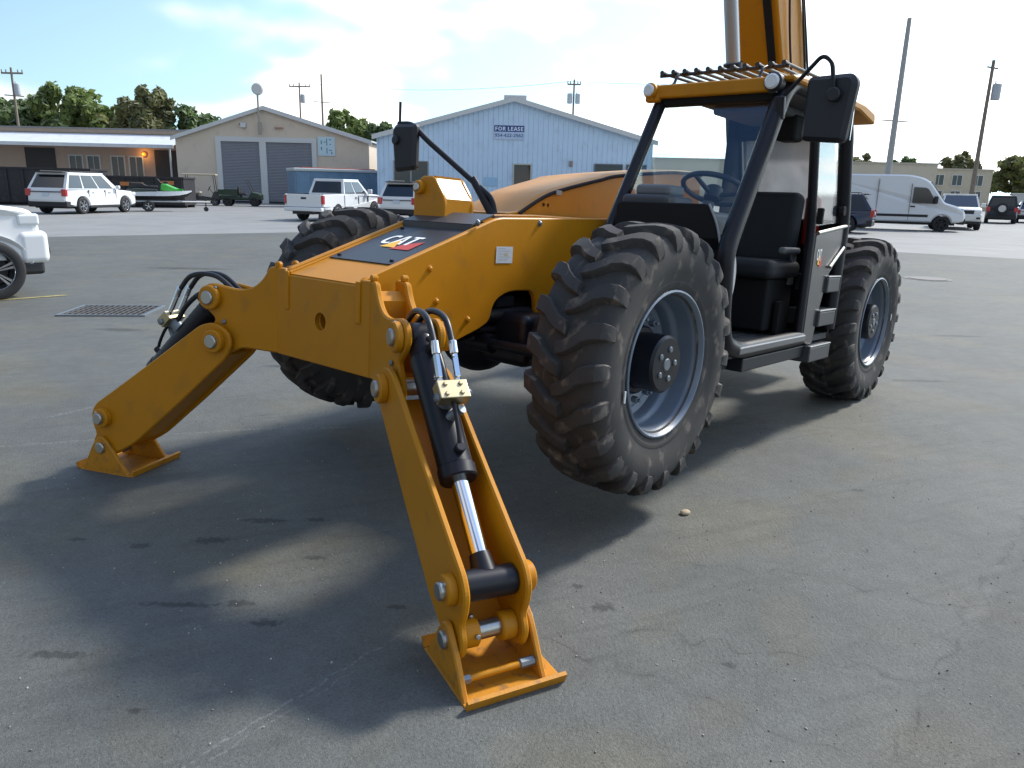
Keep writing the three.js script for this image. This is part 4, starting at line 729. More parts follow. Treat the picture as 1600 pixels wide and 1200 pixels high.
// greenhouse: base and top rectangles; returns glazing panels too
function greenhouse(o, paint, b, t, hb, ht, splits, roofRack) {
  const [bf, br, by] = b, [tf, tr, ty] = t;
  const F = (x, y, z) => [x, y, z];
  const c = { bfl: F(bf, by, -hb), bfr: F(bf, by, hb), brl: F(br, by, -hb), brr: F(br, by, hb), tfl: F(tf, ty, -ht), tfr: F(tf, ty, ht), trl: F(tr, ty, -ht), trr: F(tr, ty, ht) };
  const mid = V((bf + br + tf + tr) / 4, (by + ty) / 2, 0);
  const out = (q, t, inset, off = 0) => { // panel on a face of the cabin, always built towards its outside
    const Q = q.map(p => V(...p)), n = Q[1].clone().sub(Q[0]).cross(Q[3].clone().sub(Q[0])).normalize(), ctr = Q[0].clone().add(Q[2]).multiplyScalar(0.5).sub(mid);
    const g = n.dot(ctr) < 0; const P = g ? [q[1], q[0], q[3], q[2]] : q, ins = inset && g ? [inset[1], inset[0], inset[2], inset[3]] : inset;
    const r = slab(...P, t, ins); if (g) n.negate(); return off ? r.translate(n.x * off, n.y * off, n.z * off) : r;
  };
  const faces = { f: [c.bfl, c.bfr, c.tfr, c.tfl], r: [c.brr, c.brl, c.trl, c.trr], l: [c.brl, c.bfl, c.tfl, c.trl], s: [c.brr, c.bfr, c.tfr, c.trr] };
  part('cabin', [...Object.values(faces).map(q => out(q, -0.03)), bx(tr - 0.02, tf + 0.02, ty - 0.02, ty + 0.05, -ht - 0.01, ht + 0.01, 0.035)], paint, o);
  part('windshield', out(faces.f, 0.012, [0.05, 0.05, 0.04, 0.06], 0.002), pane, o);
  part('rear_window', out(faces.r, 0.012, [0.08, 0.08, 0.08, 0.10], 0.002), pane, o);
  for (const [u0, u1] of splits) for (const q of [faces.l, faces.s]) part('side_window', out(q, 0.012, [u0, 1 - u1, 0.06, 0.1], 0.002), pane, o);
}
function lights(o, xf, xr, hw, yf, yr, hf = 0.16, hr = 0.3, wr = 0.14) {
  for (const s of [-1, 1]) {
    part('headlight', bx(xf - 0.22, xf + 0.01, yf - hf / 2, yf + hf / 2, s * (hw - 0.02), s * (hw - 0.42), 0.04), lensGlass, o);
    part('tail_light', bx(xr - 0.015, xr + wr, yr - hr / 2, yr + hr / 2, s * (hw + 0.006), s * (hw - 0.22), 0.03), redLens, o);
  }
}
function suv(name, label, paint, x, d, az, { len = 4.95, hw = 0.97, ht = 1.75, rimM = alloy, group, spare, boxy = 0, rack = true } = {}) {
  const o = thing(name, label, 'car', x, -d, AZ(az), group), h = len / 2, belt = ht * 0.60, wf = h - 0.95, wr = -h + 1.05;
  const top = [[h - 0.01, 0.55], [h - 0.04, belt * 0.80], [h - 0.30, belt * 0.92], [h - 1.35 + boxy * 0.2, belt * 0.99], [0, belt + 0.02], [-h + 0.10, belt + 0.03], [-h + 0.02, belt * 0.8], [-h, 0.62]];
  part('body', shell(ro(lower(len, 0.34, top, [wf, wr], 0.43), 0.03, 2), hw, 0.05, 0.05, 0.10, h), paint, o);
  part('lower_cladding', [bx(-h + 0.02, -h + 0.5, 0.30, 0.58, -hw + 0.05, hw - 0.05, 0.06), bx(h - 0.5, h - 0.04, 0.28, 0.52, -hw + 0.1, hw - 0.1, 0.06), bx(wr + 0.45, wf - 0.45, 0.27, 0.42, -hw + 0.01, -hw + 0.1, 0.03), bx(wr + 0.45, wf - 0.45, 0.27, 0.42, hw - 0.1, hw - 0.01, 0.03), bx(-h + 0.3, h - 0.3, 0.25, 0.36, -hw + 0.2, hw - 0.2)], blackTrim, o);
  greenhouse(o, paint, [h - 1.35 + boxy * 0.25, -h + 0.10, belt], [h - 2.15 + boxy * 0.6, -h + (boxy ? 0.16 : 0.52), ht - 0.05], hw - 0.06, hw - 0.22, [[0.04, 0.30], [0.33, 0.60], [0.63, 0.90]]);
  lights(o, h - 0.05, -h, hw - 0.03, belt * 0.82, belt * 0.86);
  for (const s of [-1, 1]) for (const q of [h - 1.62, 0.12, -1.0]) part('door_seam', bx(q, q + 0.014, 0.48, belt - 0.03, s * (hw - 0.06), s * (hw - 0.009)), blackTrim, o);
  part('licence_plate', bx(-h - 0.012, -h + 0.02, 0.78, 0.92, -0.16, 0.16), mat([0.55, 0.62, 0.7], 0.5), o);
  for (const s of [-1, 1]) { part('mirror', bx(h - 1.62, h - 1.48, belt + 0.02, belt + 0.18, s * (hw - 0.03), s * (hw + 0.16), 0.04), paint, o); for (const q of [0.35, -0.75]) part('door_handle', bx(q, q + 0.2, belt - 0.14, belt - 0.10, s * (hw - 0.04), s * (hw + 0.01), 0.01), paint, o); if (rack) part('roof_rail', [rod([-h + 0.7, ht + 0.05, s * (hw - 0.3)], [h - 2.3, ht + 0.05, s * (hw - 0.3)], 0.02, 0.02, 6), rod([-h + 0.7, ht - 0.01, s * (hw - 0.3)], [-h + 0.7, ht + 0.06, s * (hw - 0.3)], 0.02, 0.02, 6), rod([h - 2.3, ht - 0.01, s * (hw - 0.3)], [h - 2.3, ht + 0.06, s * (hw - 0.3)], 0.02, 0.02, 6)], blackTrim, o); }
  part('tailgate_trim', [bx(-h - 0.004, -h + 0.05, belt * 0.88, belt * 0.91, -hw + 0.28, hw - 0.28, 0.005)], blackTrim, o); part('rear_spoiler', [bx(-h + 0.30, -h + 0.62, ht - 0.03, ht + 0.02, -hw + 0.3, hw - 0.3, 0.02)], blackTrim, o);
  for (const px of [wf, wr]) for (const s of [-1, 1]) carWheel(o, px, s * (hw - 0.12), 0.37, 0.25, rimM);
  if (spare) { part('spare_tyre', boss([-h - 0.2, 0.98, 0], [-h - 0.01, 0.98, 0], 0.38, 0.06, 32), carTyre, o); part('spare_cover', boss([-h - 0.225, 0.98, 0], [-h - 0.2, 0.98, 0], 0.22, 0.01, 28), mat([0.6, 0.6, 0.58], 0.5), o); }
  return o;
}
function pickup(name, label, paint, x, d, az, { len = 5.4, hw = 0.95, ht = 1.78, wr0 = 0.38, rimM = alloy, group, over = 0.95, belt = 1.10 } = {}) {
  const o = thing(name, label, 'truck', x, -d, AZ(az), group), h = len / 2, up = belt - 1.10, wf = h - over, wr = -h + 1.20, bedF = -h + 1.75;
  const ra = wr0 + 0.07;
  const top = [[h - 0.02, 0.62], [h - 0.03, 0.93 + up, 0.1], [h - 0.12, belt - 0.05, 0.14], [h - 0.45, belt + 0.01, 0.2], [h - 1.3, belt + 0.04], [bedF + 0.02, belt + 0.04], [bedF, 0.62], [-h + 0.08, 0.62]];
  part('body', shell(ro(lower(len, 0.42, top, [wf, wr], ra), 0.03, 2), hw, 0.05, 0.04, 0.10, h), paint, o);
  for (const s of [-1, 1]) part('bed_side', plate(ro([[-h + 0.02, 0.60], [bedF - 0.005, 0.60], [bedF - 0.005, 1.14 + up], [-h + 0.02, 1.12 + up]], 0.03), s > 0 ? hw - 0.10 : -hw + 0.005, 0.095, 0.02), paint, o);
  part('bed_liner', [bx(-h + 0.1, bedF, 0.64, 0.66, -hw + 0.1, hw - 0.1), bx(bedF - 0.03, bedF - 0.008, 0.64, 1.10, -hw + 0.1, hw - 0.1), ...[-1, 1].map(s => bx(-h + 0.12, bedF - 0.03, 0.66, 1.145, s * (hw - 0.10), s * (hw - 0.12)))], blackTrim, o);
  const tg = part('tailgate', bx(-h - 0.0, -h + 0.07, 0.60, 1.12, -hw + 0.11, hw - 0.11, 0.02), paint, o); part('handle', bx(-h - 0.012, -h + 0.01, 0.92, 1.0, -0.13, 0.13, 0.01), blackTrim, tg);
  part('rear_bumper', [bx(-h - 0.12, -h + 0.1, 0.42, 0.58, -hw + 0.03, hw - 0.03, 0.04)], paint, o); part('tow_hitch', [bx(-h - 0.10, -h + 0.3, 0.30, 0.43, -0.5, 0.5), bx(-h + 0.3, h - 0.3, 0.30, 0.46, -hw + 0.25, hw - 0.25)], blackTrim, o);
  greenhouse(o, paint, [h - 1.35, bedF + 0.05, belt + 0.03], [h - 2.05, bedF + 0.28, ht - 0.05], hw - 0.05, hw - 0.20, [[0.04, 0.42], [0.47, 0.90]]);
  for (const s of [-1, 1]) { part('tail_light', bx(-h - 0.008, -h + 0.14, 0.72, 1.08, s * (hw + 0.004), s * (hw - 0.10), 0.02), redLens, o); part('headlight', bx(h - 0.30, h - 0.025, 0.84 + up, 1.0 + up, s * (hw - 0.075), s * (hw - 0.40), 0.04), lensGlass, o);  part('mirror', bx(h - 1.62, h - 1.46, belt + 0.05, belt + 0.26, s * (hw + 0.0), s * (hw + 0.2), 0.04), paint, o); part('door_handle', bx(0.05, 0.25, belt - 0.10, belt - 0.06, s * (hw - 0.04), s * (hw + 0.015), 0.01), paint, o); }
  for (const s of [-1, 1]) for (const q of [h - 1.50, 0.32, bedF + 0.03]) part('door_seam', bx(q, q + 0.014, 0.5, belt - 0.02, s * (hw - 0.06), s * (hw - 0.009)), blackTrim, o);
  part('front_bumper', [bx(h - 0.32, h + 0.06, 0.44, 0.82 + up * 0.6, -hw + 0.05, hw - 0.05, 0.09)], paint, o);
  part('bumper_valance', [bx(h - 0.35, h - 0.02, 0.30, 0.47, -hw + 0.08, hw - 0.08, 0.05), bx(h + 0.03, h + 0.078, 0.56, 0.66, -hw + 0.12, -hw + 0.30, 0.02), bx(h + 0.03, h + 0.078, 0.56, 0.66, hw - 0.30, hw - 0.12, 0.02)], blackTrim, o); part('grille', bx(h - 0.1, h + 0.005, 0.74 + up, 1.0 + up, -hw + 0.42, hw - 0.42, 0.03), blackTrim, o);
  for (const px of [wf, wr]) for (const s of [-1, 1]) { carWheel(o, px, s * (hw - 0.12), wr0, 0.27, rimM); }
  part('wheel_well', [wf, wr].flatMap(px => [-1, 1].map(s => bx(px - ra - 0.02, px + ra + 0.02, 0.42, 0.34 + ra + 0.06, s * (hw - 0.28), s * (hw - 0.30)))), blackTrim, o);
  return o;
}
suv('suv', 'white SUV with dark rear window parked by the black containers', whitePaint, -20.2, 36.6, 8, { len: 5.0, hw: 1.0, ht: 1.8 });
pickup('pickup_truck', 'white pickup with open bed and tailgate parked before the beige warehouse', whitePaint, -8.15, 35.6, 18, {});
suv('suv', 'white SUV with black rear glass parked beside the open-bed pickup', whitePaint, -4.75, 37.4, 15, { len: 4.8, hw: 0.96, ht: 1.72 });
pickup('pickup_truck', 'white pickup with chrome spoked wheel, only its nose in view', whitePaint, -8.95, 8.70, 40, { over: 0.66, belt: 1.20, len: 5.9, hw: 1.03, ht: 1.98, wr0: 0.385, rimM: mat([0.6, 0.61, 0.63], 0.16, { metalness: 1 }) });
const navy = mat([0.015, 0.02, 0.06], 0.25, { phys: 1, clearcoat: 1, clearcoatRoughness: 0.05 });
suv('suv', 'dark blue SUV with red tail light beside the white van', navy, 13.55, 35.0, -62, { len: 4.6, hw: 0.93, ht: 1.66 });
suv('jeep', 'dark boxy jeep with white-hubbed spare wheel on its back', mat([0.02, 0.024, 0.035], 0.4), 33.2, 53.6, 31, { len: 4.3, hw: 0.92, ht: 1.8, boxy: 1, spare: true, rack: false });
suv('sedan', 'white car beside the dark jeep', whitePaint, 36.9, 56.2, 31, { len: 4.6, hw: 0.9, ht: 1.5, rack: false });
pickup('pickup_truck', 'old white pickup facing the camera at the nose of the van', mat([0.66, 0.66, 0.64], 0.45), 23.9, 42.4, 205, { len: 5.4, hw: 0.96, ht: 1.8 });
{ // panel van
  const o = thing('panel_van', 'long white high-roofed panel van parked before the beige building', 'van', 18.35, -39.0, AZ(112)), hw = 1.0, h = 3.45;
  const pts = ro(lower(6.9, 0.42, [[h - 0.0, 0.55, 0.1], [h - 0.04, 0.95, 0.15], [h - 0.35, 1.18, 0.2], [h - 0.95, 1.35, 0.1], [h - 1.75, 2.42, 0.35], [h - 2.5, 2.62, 0.4], [-h + 0.12, 2.62, 0.12], [-h + 0.02, 1.0, 0.1]], [h - 1.0, -h + 1.45], 0.43), 0.04, 4);
  part('body', shell(pts, hw, 0.07, 0.07, 0.10, h), whitePaint, o);
  const sz = (s, y) => s * (hw * (1 - 0.07 * ((y - 0.4) / 2.2) ** 2) + 0.004);
  for (const s of [-1, 1]) {
    const w = plate(ro([[h - 2.35, 1.32, 0.04], [h - 1.28, 1.28, 0.06], [h - 1.75, 2.02, 0.15], [h - 2.35, 2.05, 0.05]], 0.05), 0, 0.012, 0.002); w.translate(0, 0, s > 0 ? sz(1, 1.3) - 0.004 : sz(-1, 1.3) - 0.01);
    part('cab_window', w, pane, o);
    part('side_moulding', bx(-h + 0.3, h - 1.6, 0.66, 0.78, s * (hw - 0.05), s * (hw + 0.012), 0.01), blackTrim, o);
    part('mirror', bx(h - 1.45, h - 1.28, 1.30, 1.65, s * (hw + 0.02), s * (hw + 0.25), 0.04), blackTrim, o);
    part('door_seam', [bx(h - 2.45, h - 2.435, 0.5, 2.2, s * (hw - 0.05), s * (hw + 0.003)), bx(h - 3.9, h - 3.885, 0.5, 2.4, s * (hw - 0.1), s * (hw - 0.012))], blackTrim, o);
    part('door_handle', bx(h - 2.4, h - 2.2, 1.12, 1.18, s * (hw - 0.03), s * (hw + 0.015)), blackTrim, o);
    part('headlight', bx(h - 0.5, h - 0.1, 0.88, 1.12, s * (hw - 0.10), s * (hw - 0.4), 0.06), lensGlass, o);
  }
  part('windshield', slab([h - 0.98, 1.36, -0.86], [h - 0.98, 1.36, 0.86], [h - 1.68, 2.30, 0.80], [h - 1.68, 2.30, -0.80], -0.012).translate(0.03, 0.02, 0), pane, o);
  part('bumper', bx(h - 0.3, h + 0.02, 0.36, 0.66, -0.88, 0.88, 0.06), blackTrim, o); part('underbody', bx(-h + 0.3, h - 0.4, 0.3, 0.44, -0.8, 0.8), blackTrim, o);
  for (const x of [h - 1.0, -h + 1.45]) for (const s of [-1, 1]) carWheel(o, x, s * (hw - 0.12), 0.36, 0.24, mat([0.03, 0.03, 0.03], 0.6));
}
function container(label, x, d, az, len, w, h, m, ribs, extra) {
  const o = thing('waste_container', label, 'container', x, -d, AZ(az), extra?.group), t = 0.06;
  part('shell', [bx(-len / 2, len / 2, 0.15, 0.25, -w / 2, w / 2), bx(-len / 2, len / 2, 0.25, h, -w / 2, -w / 2 + t), bx(-len / 2, len / 2, 0.25, h, w / 2 - t, w / 2), bx(-len / 2, -len / 2 + t, 0.25, h, -w / 2 + t, w / 2 - t), bx(len / 2 - t, len / 2, 0.25, h, -w / 2 + t, w / 2 - t)], m, o);
  for (let i = 0; i <= ribs; i++) for (const s of [-1, 1]) { const xx = -len / 2 + 0.1 + (len - 0.2) * i / ribs; part('rib', bx(xx - 0.05, xx + 0.05, 0.2, h - 0.05, s * w / 2, s * (w / 2 + 0.08)), m, o); }
  part('top_rail', [bx(-len / 2 - 0.05, len / 2 + 0.05, h, h + 0.1, -w / 2 - 0.08, -w / 2 + t), bx(-len / 2 - 0.05, len / 2 + 0.05, h, h + 0.1, w / 2 - t, w / 2 + 0.08), bx(-len / 2 - 0.05, -len / 2 + t, h + 0.002, h + 0.098, -w / 2 + t, w / 2 - t), bx(len / 2 - t, len / 2 + 0.05, h + 0.002, h + 0.098, -w / 2 + t, w / 2 - t)], m, o);
  part('skid', [bx(-len / 2, len / 2, 0, 0.15, -w / 2 + 0.3, -w / 2 + 0.45), bx(-len / 2, len / 2, 0, 0.15, w / 2 - 0.45, w / 2 - 0.3)], m, o);
  return o;
}
const blackSteel = mat(0xffffff, 0.6, { map: texd(mottle([0.02, 0.02, 0.024], 0.2, [0.08, 0.06, 0.05], 0.4, 128), 0.4) });
const c1 = container('long black open-top waste container behind the white SUV', -28.6, 45.8, 84, 8.2, 2.4, 2.0, blackSteel, 9, { group: 'black waste containers' });
const c2 = container('short black open-top waste container beside the jet ski', -21.6, 46.6, 84, 4.2, 2.2, 1.65, blackSteel, 5, { group: 'black waste containers' });
for (const [c, x0, x1, y, w] of [[c1, -3.2, -1.9, 1.45, 1.2], [c1, 1.8, 3.2, 1.5, 1.2], [c2, -1.4, -0.1, 1.2, 1.1], [c2, 0.9, 1.6, 1.3, 1.1]]) part('orange_marking', bx(x0, x1, y, y + 0.22, w + 0.085, w + 0.10), mat([0.45, 0.16, 0.05], 0.6), c);
{ // blue box with a tarped top, in front of the second roller door
  const o = thing('blue_box_trailer', 'faded blue box trailer with white and red top before the roller doors', 'trailer', -12.6, -54.6, AZ(62));
  const bl = mat(0xffffff, 0.6, { map: texd(mottle([0.15, 0.25, 0.36], 0.2, [0.25, 0.25, 0.25], 0.4, 128), 0.4) });
  part('box_body', bx(-3, 3, 0.35, 2.35, -1.2, 1.2, 0.05), bl, o);
  for (let i = 0; i <= 6; i++) for (const s of [-1, 1]) part('rib', bx(-2.9 + i * 0.96, -2.8 + i * 0.96, 0.4, 2.3, s * 1.2, s * 1.26), bl, o);
  part('top_cover', [bx(-3.05, 3.05, 2.35, 2.55, -1.27, 1.27, 0.06)], mat([0.55, 0.58, 0.56], 0.6), o);
  part('red_tarp', [bx(-2.4, 2.6, 2.54, 2.62, -0.9, 0.9, 0.03)], mat([0.40, 0.10, 0.07], 0.7), o);
  part('chassis', bx(-2.8, 2.8, 0.2, 0.36, -0.9, 0.9), blackTrim, o);
  for (const x of [-1.8, 1.8]) for (const s of [-1, 1]) carWheel(o, x, s * 1.0, 0.33, 0.2, mat([0.1, 0.1, 0.1], 0.5));
}
{ // jet ski on its trailer
  const J = thing('jet_ski', 'green and white jet ski riding on a small trailer', 'jet ski', -18.55, -40.2, AZ(62));
  const st = [[-1.45, 0.40, 0.62, 0.9], [-1.1, 0.48, 0.58, 0.95], [-0.3, 0.55, 0.56, 0.98], [0.5, 0.55, 0.56, 1.0], [1.1, 0.44, 0.62, 1.02], [1.5, 0.26, 0.76, 1.04], [1.75, 0.05, 0.95, 1.06]];
  const ring = (k0, k1, f0, f1) => { const pos = [], idx = []; st.forEach(([x, w, yk, yd]) => { const L0 = yk + (yd - yk) * k0, L1 = yk + (yd - yk) * k1; for (const [z, y] of [[-w * f0, L0], [-w * f1, L1], [w * f1, L1], [w * f0, L0]]) pos.push(x, y, z); }); for (let i = 0; i < st.length - 1; i++) for (let m = 0; m < 4; m++) { const a = i * 4 + m, b = i * 4 + (m + 1) % 4; idx.push(a, b, a + 4, b, b + 4, a + 4); } idx.push(0, 1, 2, 0, 2, 3); const e = (st.length - 1) * 4; idx.push(e, e + 2, e + 1, e, e + 3, e + 2); const g = new THREE.BufferGeometry(); g.setAttribute('position', new THREE.Float32BufferAttribute(pos, 3)); g.setIndex(idx); g.computeVertexNormals(); return toCreasedNormals(g, 0.6); };
  part('lower_hull', ring(0, 0.5, 0.45, 0.95), blackTrim, J); part('upper_hull', ring(0.5, 1.0, 0.97, 0.86), mat([0.5, 0.52, 0.54], 0.3), J);
  const gr = mat([0.05, 0.42, 0.05], 0.25, { phys: 1, clearcoat: 1 });
  part('front_cowl', [plate(ro([[0.25, 1.03], [1.35, 1.06], [1.0, 1.2, 0.1], [0.5, 1.42, 0.1], [0.3, 1.36, 0.08]]), -0.27, 0.54, 0.08)], gr, J);
  part('side_panel', [plate(ro([[-1.35, 0.94], [0.1, 1.0], [0.1, 1.12], [-0.9, 1.14, 0.05], [-1.3, 1.08]]), -0.40, 0.8, 0.04)], mat([0.04, 0.05, 0.04], 0.4), J);
  part('seat', [plate(ro([[-1.2, 1.1], [0.15, 1.12], [0.15, 1.28, 0.05], [-0.4, 1.3, 0.1], [-0.55, 1.42, 0.1], [-1.15, 1.45, 0.08]]), -0.2, 0.4, 0.05)], mat([0.02, 0.02, 0.02], 0.7), J);
  part('handlebar', [rod([0.3, 1.4, 0], [0.15, 1.6, 0], 0.05), rod([0.12, 1.62, -0.36], [0.12, 1.62, 0.36], 0.03), ...[-1, 1].map(s => bx(0.45, 0.62, 1.38, 1.5, s * 0.3, s * 0.44, 0.03))], blackTrim, J);
  const o = thing('boat_trailer', 'small two-wheeled boat trailer under the green jet ski', 'trailer', -18.55, -40.2, AZ(62));
  part('trailer_frame', [rod([-1.5, 0.5, -0.5], [1.2, 0.5, -0.5], 0.04), rod([-1.5, 0.5, 0.5], [1.2, 0.5, 0.5], 0.04), rod([1.2, 0.5, -0.5], [2.6, 0.48, 0], 0.04), rod([1.2, 0.5, 0.5], [2.6, 0.48, 0], 0.04), rod([-0.4, 0.32, -0.75], [-0.4, 0.32, 0.75], 0.035), rod([-1.5, 0.5, -0.5], [-1.5, 0.5, 0.5], 0.035), rod([1.2, 0.5, -0.5], [1.2, 0.5, 0.5], 0.035), rod([-0.4, 0.32, 0.5], [-0.4, 0.5, 0.5], 0.04), rod([-0.4, 0.32, -0.5], [-0.4, 0.5, -0.5], 0.04)], zinc, o);
  part('bunk', [bx(-1.4, 1.0, 0.54, 0.6, -0.3, -0.22), bx(-1.4, 1.0, 0.54, 0.6, 0.22, 0.3)], blackTrim, o);
  part('jockey_wheel', [boss([2.4, 0.12, -0.04], [2.4, 0.12, 0.04], 0.12), rod([2.4, 0.12, 0], [2.4, 0.7, 0], 0.03)], blackTrim, o);
  for (const s of [-1, 1]) carWheel(o, -0.4, s * 0.78, 0.27, 0.17, alloy, 5);
}
{ // golf cart and utility cart
  const o = thing('golf_cart', 'roofed golf cart parked by the left roller door', 'golf cart', -20.75, -51.8, AZ(75));
  const dk = mat([0.05, 0.05, 0.05], 0.5);
  part('body', [plate(ro([[-1.15, 0.35], [1.15, 0.35], [1.2, 0.62], [0.95, 0.95, 0.1], [0.75, 0.9], [0.55, 0.42], [-0.1, 0.42], [-0.15, 0.75], [-1.1, 0.8]], 0.05), -0.58, 1.16, 0.05)], dk, o);
  part('seat', [bx(-0.75, -0.1, 0.76, 0.9, -0.55, 0.55, 0.05), bx(-0.85, -0.7, 0.9, 1.3, -0.55, 0.55, 0.05)], mat([0.42, 0.38, 0.3], 0.7), o);
  part('canopy', bx(-1.15, 0.95, 1.92, 2.02, -0.62, 0.62, 0.04), mat([0.5, 0.42, 0.30], 0.6), o);
  for (const [x, z] of [[0.85, 0.55], [0.85, -0.55], [-1.0, 0.55], [-1.0, -0.55]]) part('canopy_post', rod([x, 0.8, z], [x * 0.9, 1.93, z], 0.022, 0.022, 8), blackTrim, o);
  part('steering_wheel', [new THREE.TorusGeometry(0.17, 0.015, 8, 20).rotateY(Math.PI / 2).rotateZ(-0.5).translate(0.4, 1.1, -0.28), rod([0.65, 0.75, -0.28], [0.4, 1.1, -0.28], 0.02)], blackTrim, o);
  for (const x of [0.78, -0.78]) for (const s of [-1, 1]) carWheel(o, x, s * 0.52, 0.24, 0.18, mat([0.3, 0.3, 0.3], 0.5), 5);
  const u = thing('utility_cart', 'low dark green utility cart beside the golf cart', 'cart', -18.3, -52.2, AZ(80)), gn = mat([0.02, 0.04, 0.022], 0.5);
  part('body', [plate(ro([[-1.3, 0.4], [1.3, 0.4], [1.3, 0.8, 0.1], [0.7, 0.95, 0.05], [0.5, 0.55], [0.0, 0.55], [-0.05, 0.7], [-1.3, 0.7]], 0.04), -0.6, 1.2, 0.05)], gn, u);
  part('cargo_bed', [bx(-1.4, -0.2, 0.72, 1.05, -0.65, -0.6), bx(-1.4, -0.2, 0.72, 1.05, 0.6, 0.65), bx(-1.4, -1.35, 0.72, 1.05, -0.6, 0.6), bx(-0.25, -0.2, 0.72, 1.05, -0.6, 0.6)], gn, u);
  part('seat', [bx(-0.15, 0.35, 0.72, 0.85, -0.5, 0.5, 0.04), bx(-0.18, -0.08, 0.85, 1.25, -0.5, 0.5, 0.04)], blackTrim, u);
  part('windscreen_post', [rod([0.75, 0.9, -0.55], [0.35, 1.75, -0.5], 0.02, 0.02, 8), rod([0.75, 0.9, 0.55], [0.35, 1.75, 0.5], 0.02, 0.02, 8), rod([0.35, 1.75, -0.5], [0.35, 1.75, 0.5], 0.02, 0.02, 8)], blackTrim, u);
  for (const x of [0.85, -0.85]) for (const s of [-1, 1]) carWheel(u, x, s * 0.55, 0.3, 0.24, mat([0.05, 0.05, 0.05], 0.5), 5);
}

// ---------------------------------------------------------------- poles and lines
const wood = mat(0xffffff, 0.85, { map: texd(mottle([0.22, 0.18, 0.14], 0.25, [0.12, 0.1, 0.08], 0.4, 128), 0.5) });
const concrete = wallMat([0.36, 0.36, 0.35], 0.85);
function pole(label, x, d, h, { m = wood, arm = 0, cans = 0, r = 0.15, face = 0, arms = [], lamp } = {}) {
  const o = thing('utility_pole', label, 'utility pole', x, -d, face, 'utility poles around the yard');
  part('shaft', rod([0, 0, 0], [0, h, 0], r, r * 0.6, 14), m, o);
  if (arm) { const a = part('crossarm', bx(-arm, arm, h - 0.55, h - 0.40, -0.16, -0.04), m, o); for (const q of [-0.95, -0.55, 0.55, 0.95]) part('insulator', [boss([q * arm, h - 0.40, -0.1], [q * arm, h - 0.15, -0.1], 0.06, 0.02, 8)], greyTrim, a); }
  for (const [len, y] of arms) part('bracket_arm', rod([-len, y + 0.1, 0], [len, y, 0], 0.05, 0.05, 8), m, o);
  for (let i = 0; i < cans; i++) { const s = i ? -1 : 1; part('transformer', [boss([s * 0.42, h - 2.4, 0.1], [s * 0.42, h - 1.4, 0.1], 0.27, 0.05, 18), rod([s * 0.3, h - 1.4, 0.1], [s * 0.3, h - 1.2, 0.1], 0.04, 0.04, 6)], mat([0.42, 0.45, 0.48], 0.5), o); }
  return o;
}
pole('wooden pole with crossarm behind the awning building', -46.9, 75, 11.3, { arm: 1.0, arms: [[0.9, 8.8]], cans: 1 });
pole('wooden pole with wide crossarm and transformer behind the beige warehouse', -27.1, 100, 13.6, { arm: 1.3, cans: 1 });
pole('wooden pole with short bracket arms behind the beige warehouse roof', -24.35, 100, 14.6, { arms: [[1.0, 11.3]], r: 0.17 });
pole('wooden pole with two transformers behind the white metal warehouse', 5.78, 85, 12.7, { arm: 0.7, cans: 2 });
pole('tall bare concrete pole rising behind the beige office building', 28.1, 60, 14.1, { m: concrete, r: 0.26, arms: [[1.0, 7.0]] });
pole('leaning wooden pole with one transformer near the old white pickup', 30.05, 52, 10.1, { cans: 1, arms: [[0.35, 9.6]], r: 0.16 });
{
  const w = (name, label, a, b, sag) => { const c = new THREE.QuadraticBezierCurve3(V(...a), V((a[0] + b[0]) / 2, (a[1] + b[1]) / 2 - sag * 2, (a[2] + b[2]) / 2), V(...b)); const o = thing(name, label, 'power line'); part('wire', new THREE.TubeGeometry(c, 24, 0.018, 5, false), mat([0.05, 0.05, 0.05], 0.7), o); };
  w('power_line', 'thin power line from the two-transformer pole towards the right', [5.3, 12.5, -85], [60, 14, -70], 1.2);
  w('power_line', 'thin power line between the poles behind the warehouses', [-25.9, 13.5, -100], [5.3, 12.5, -85], 0.8);
}

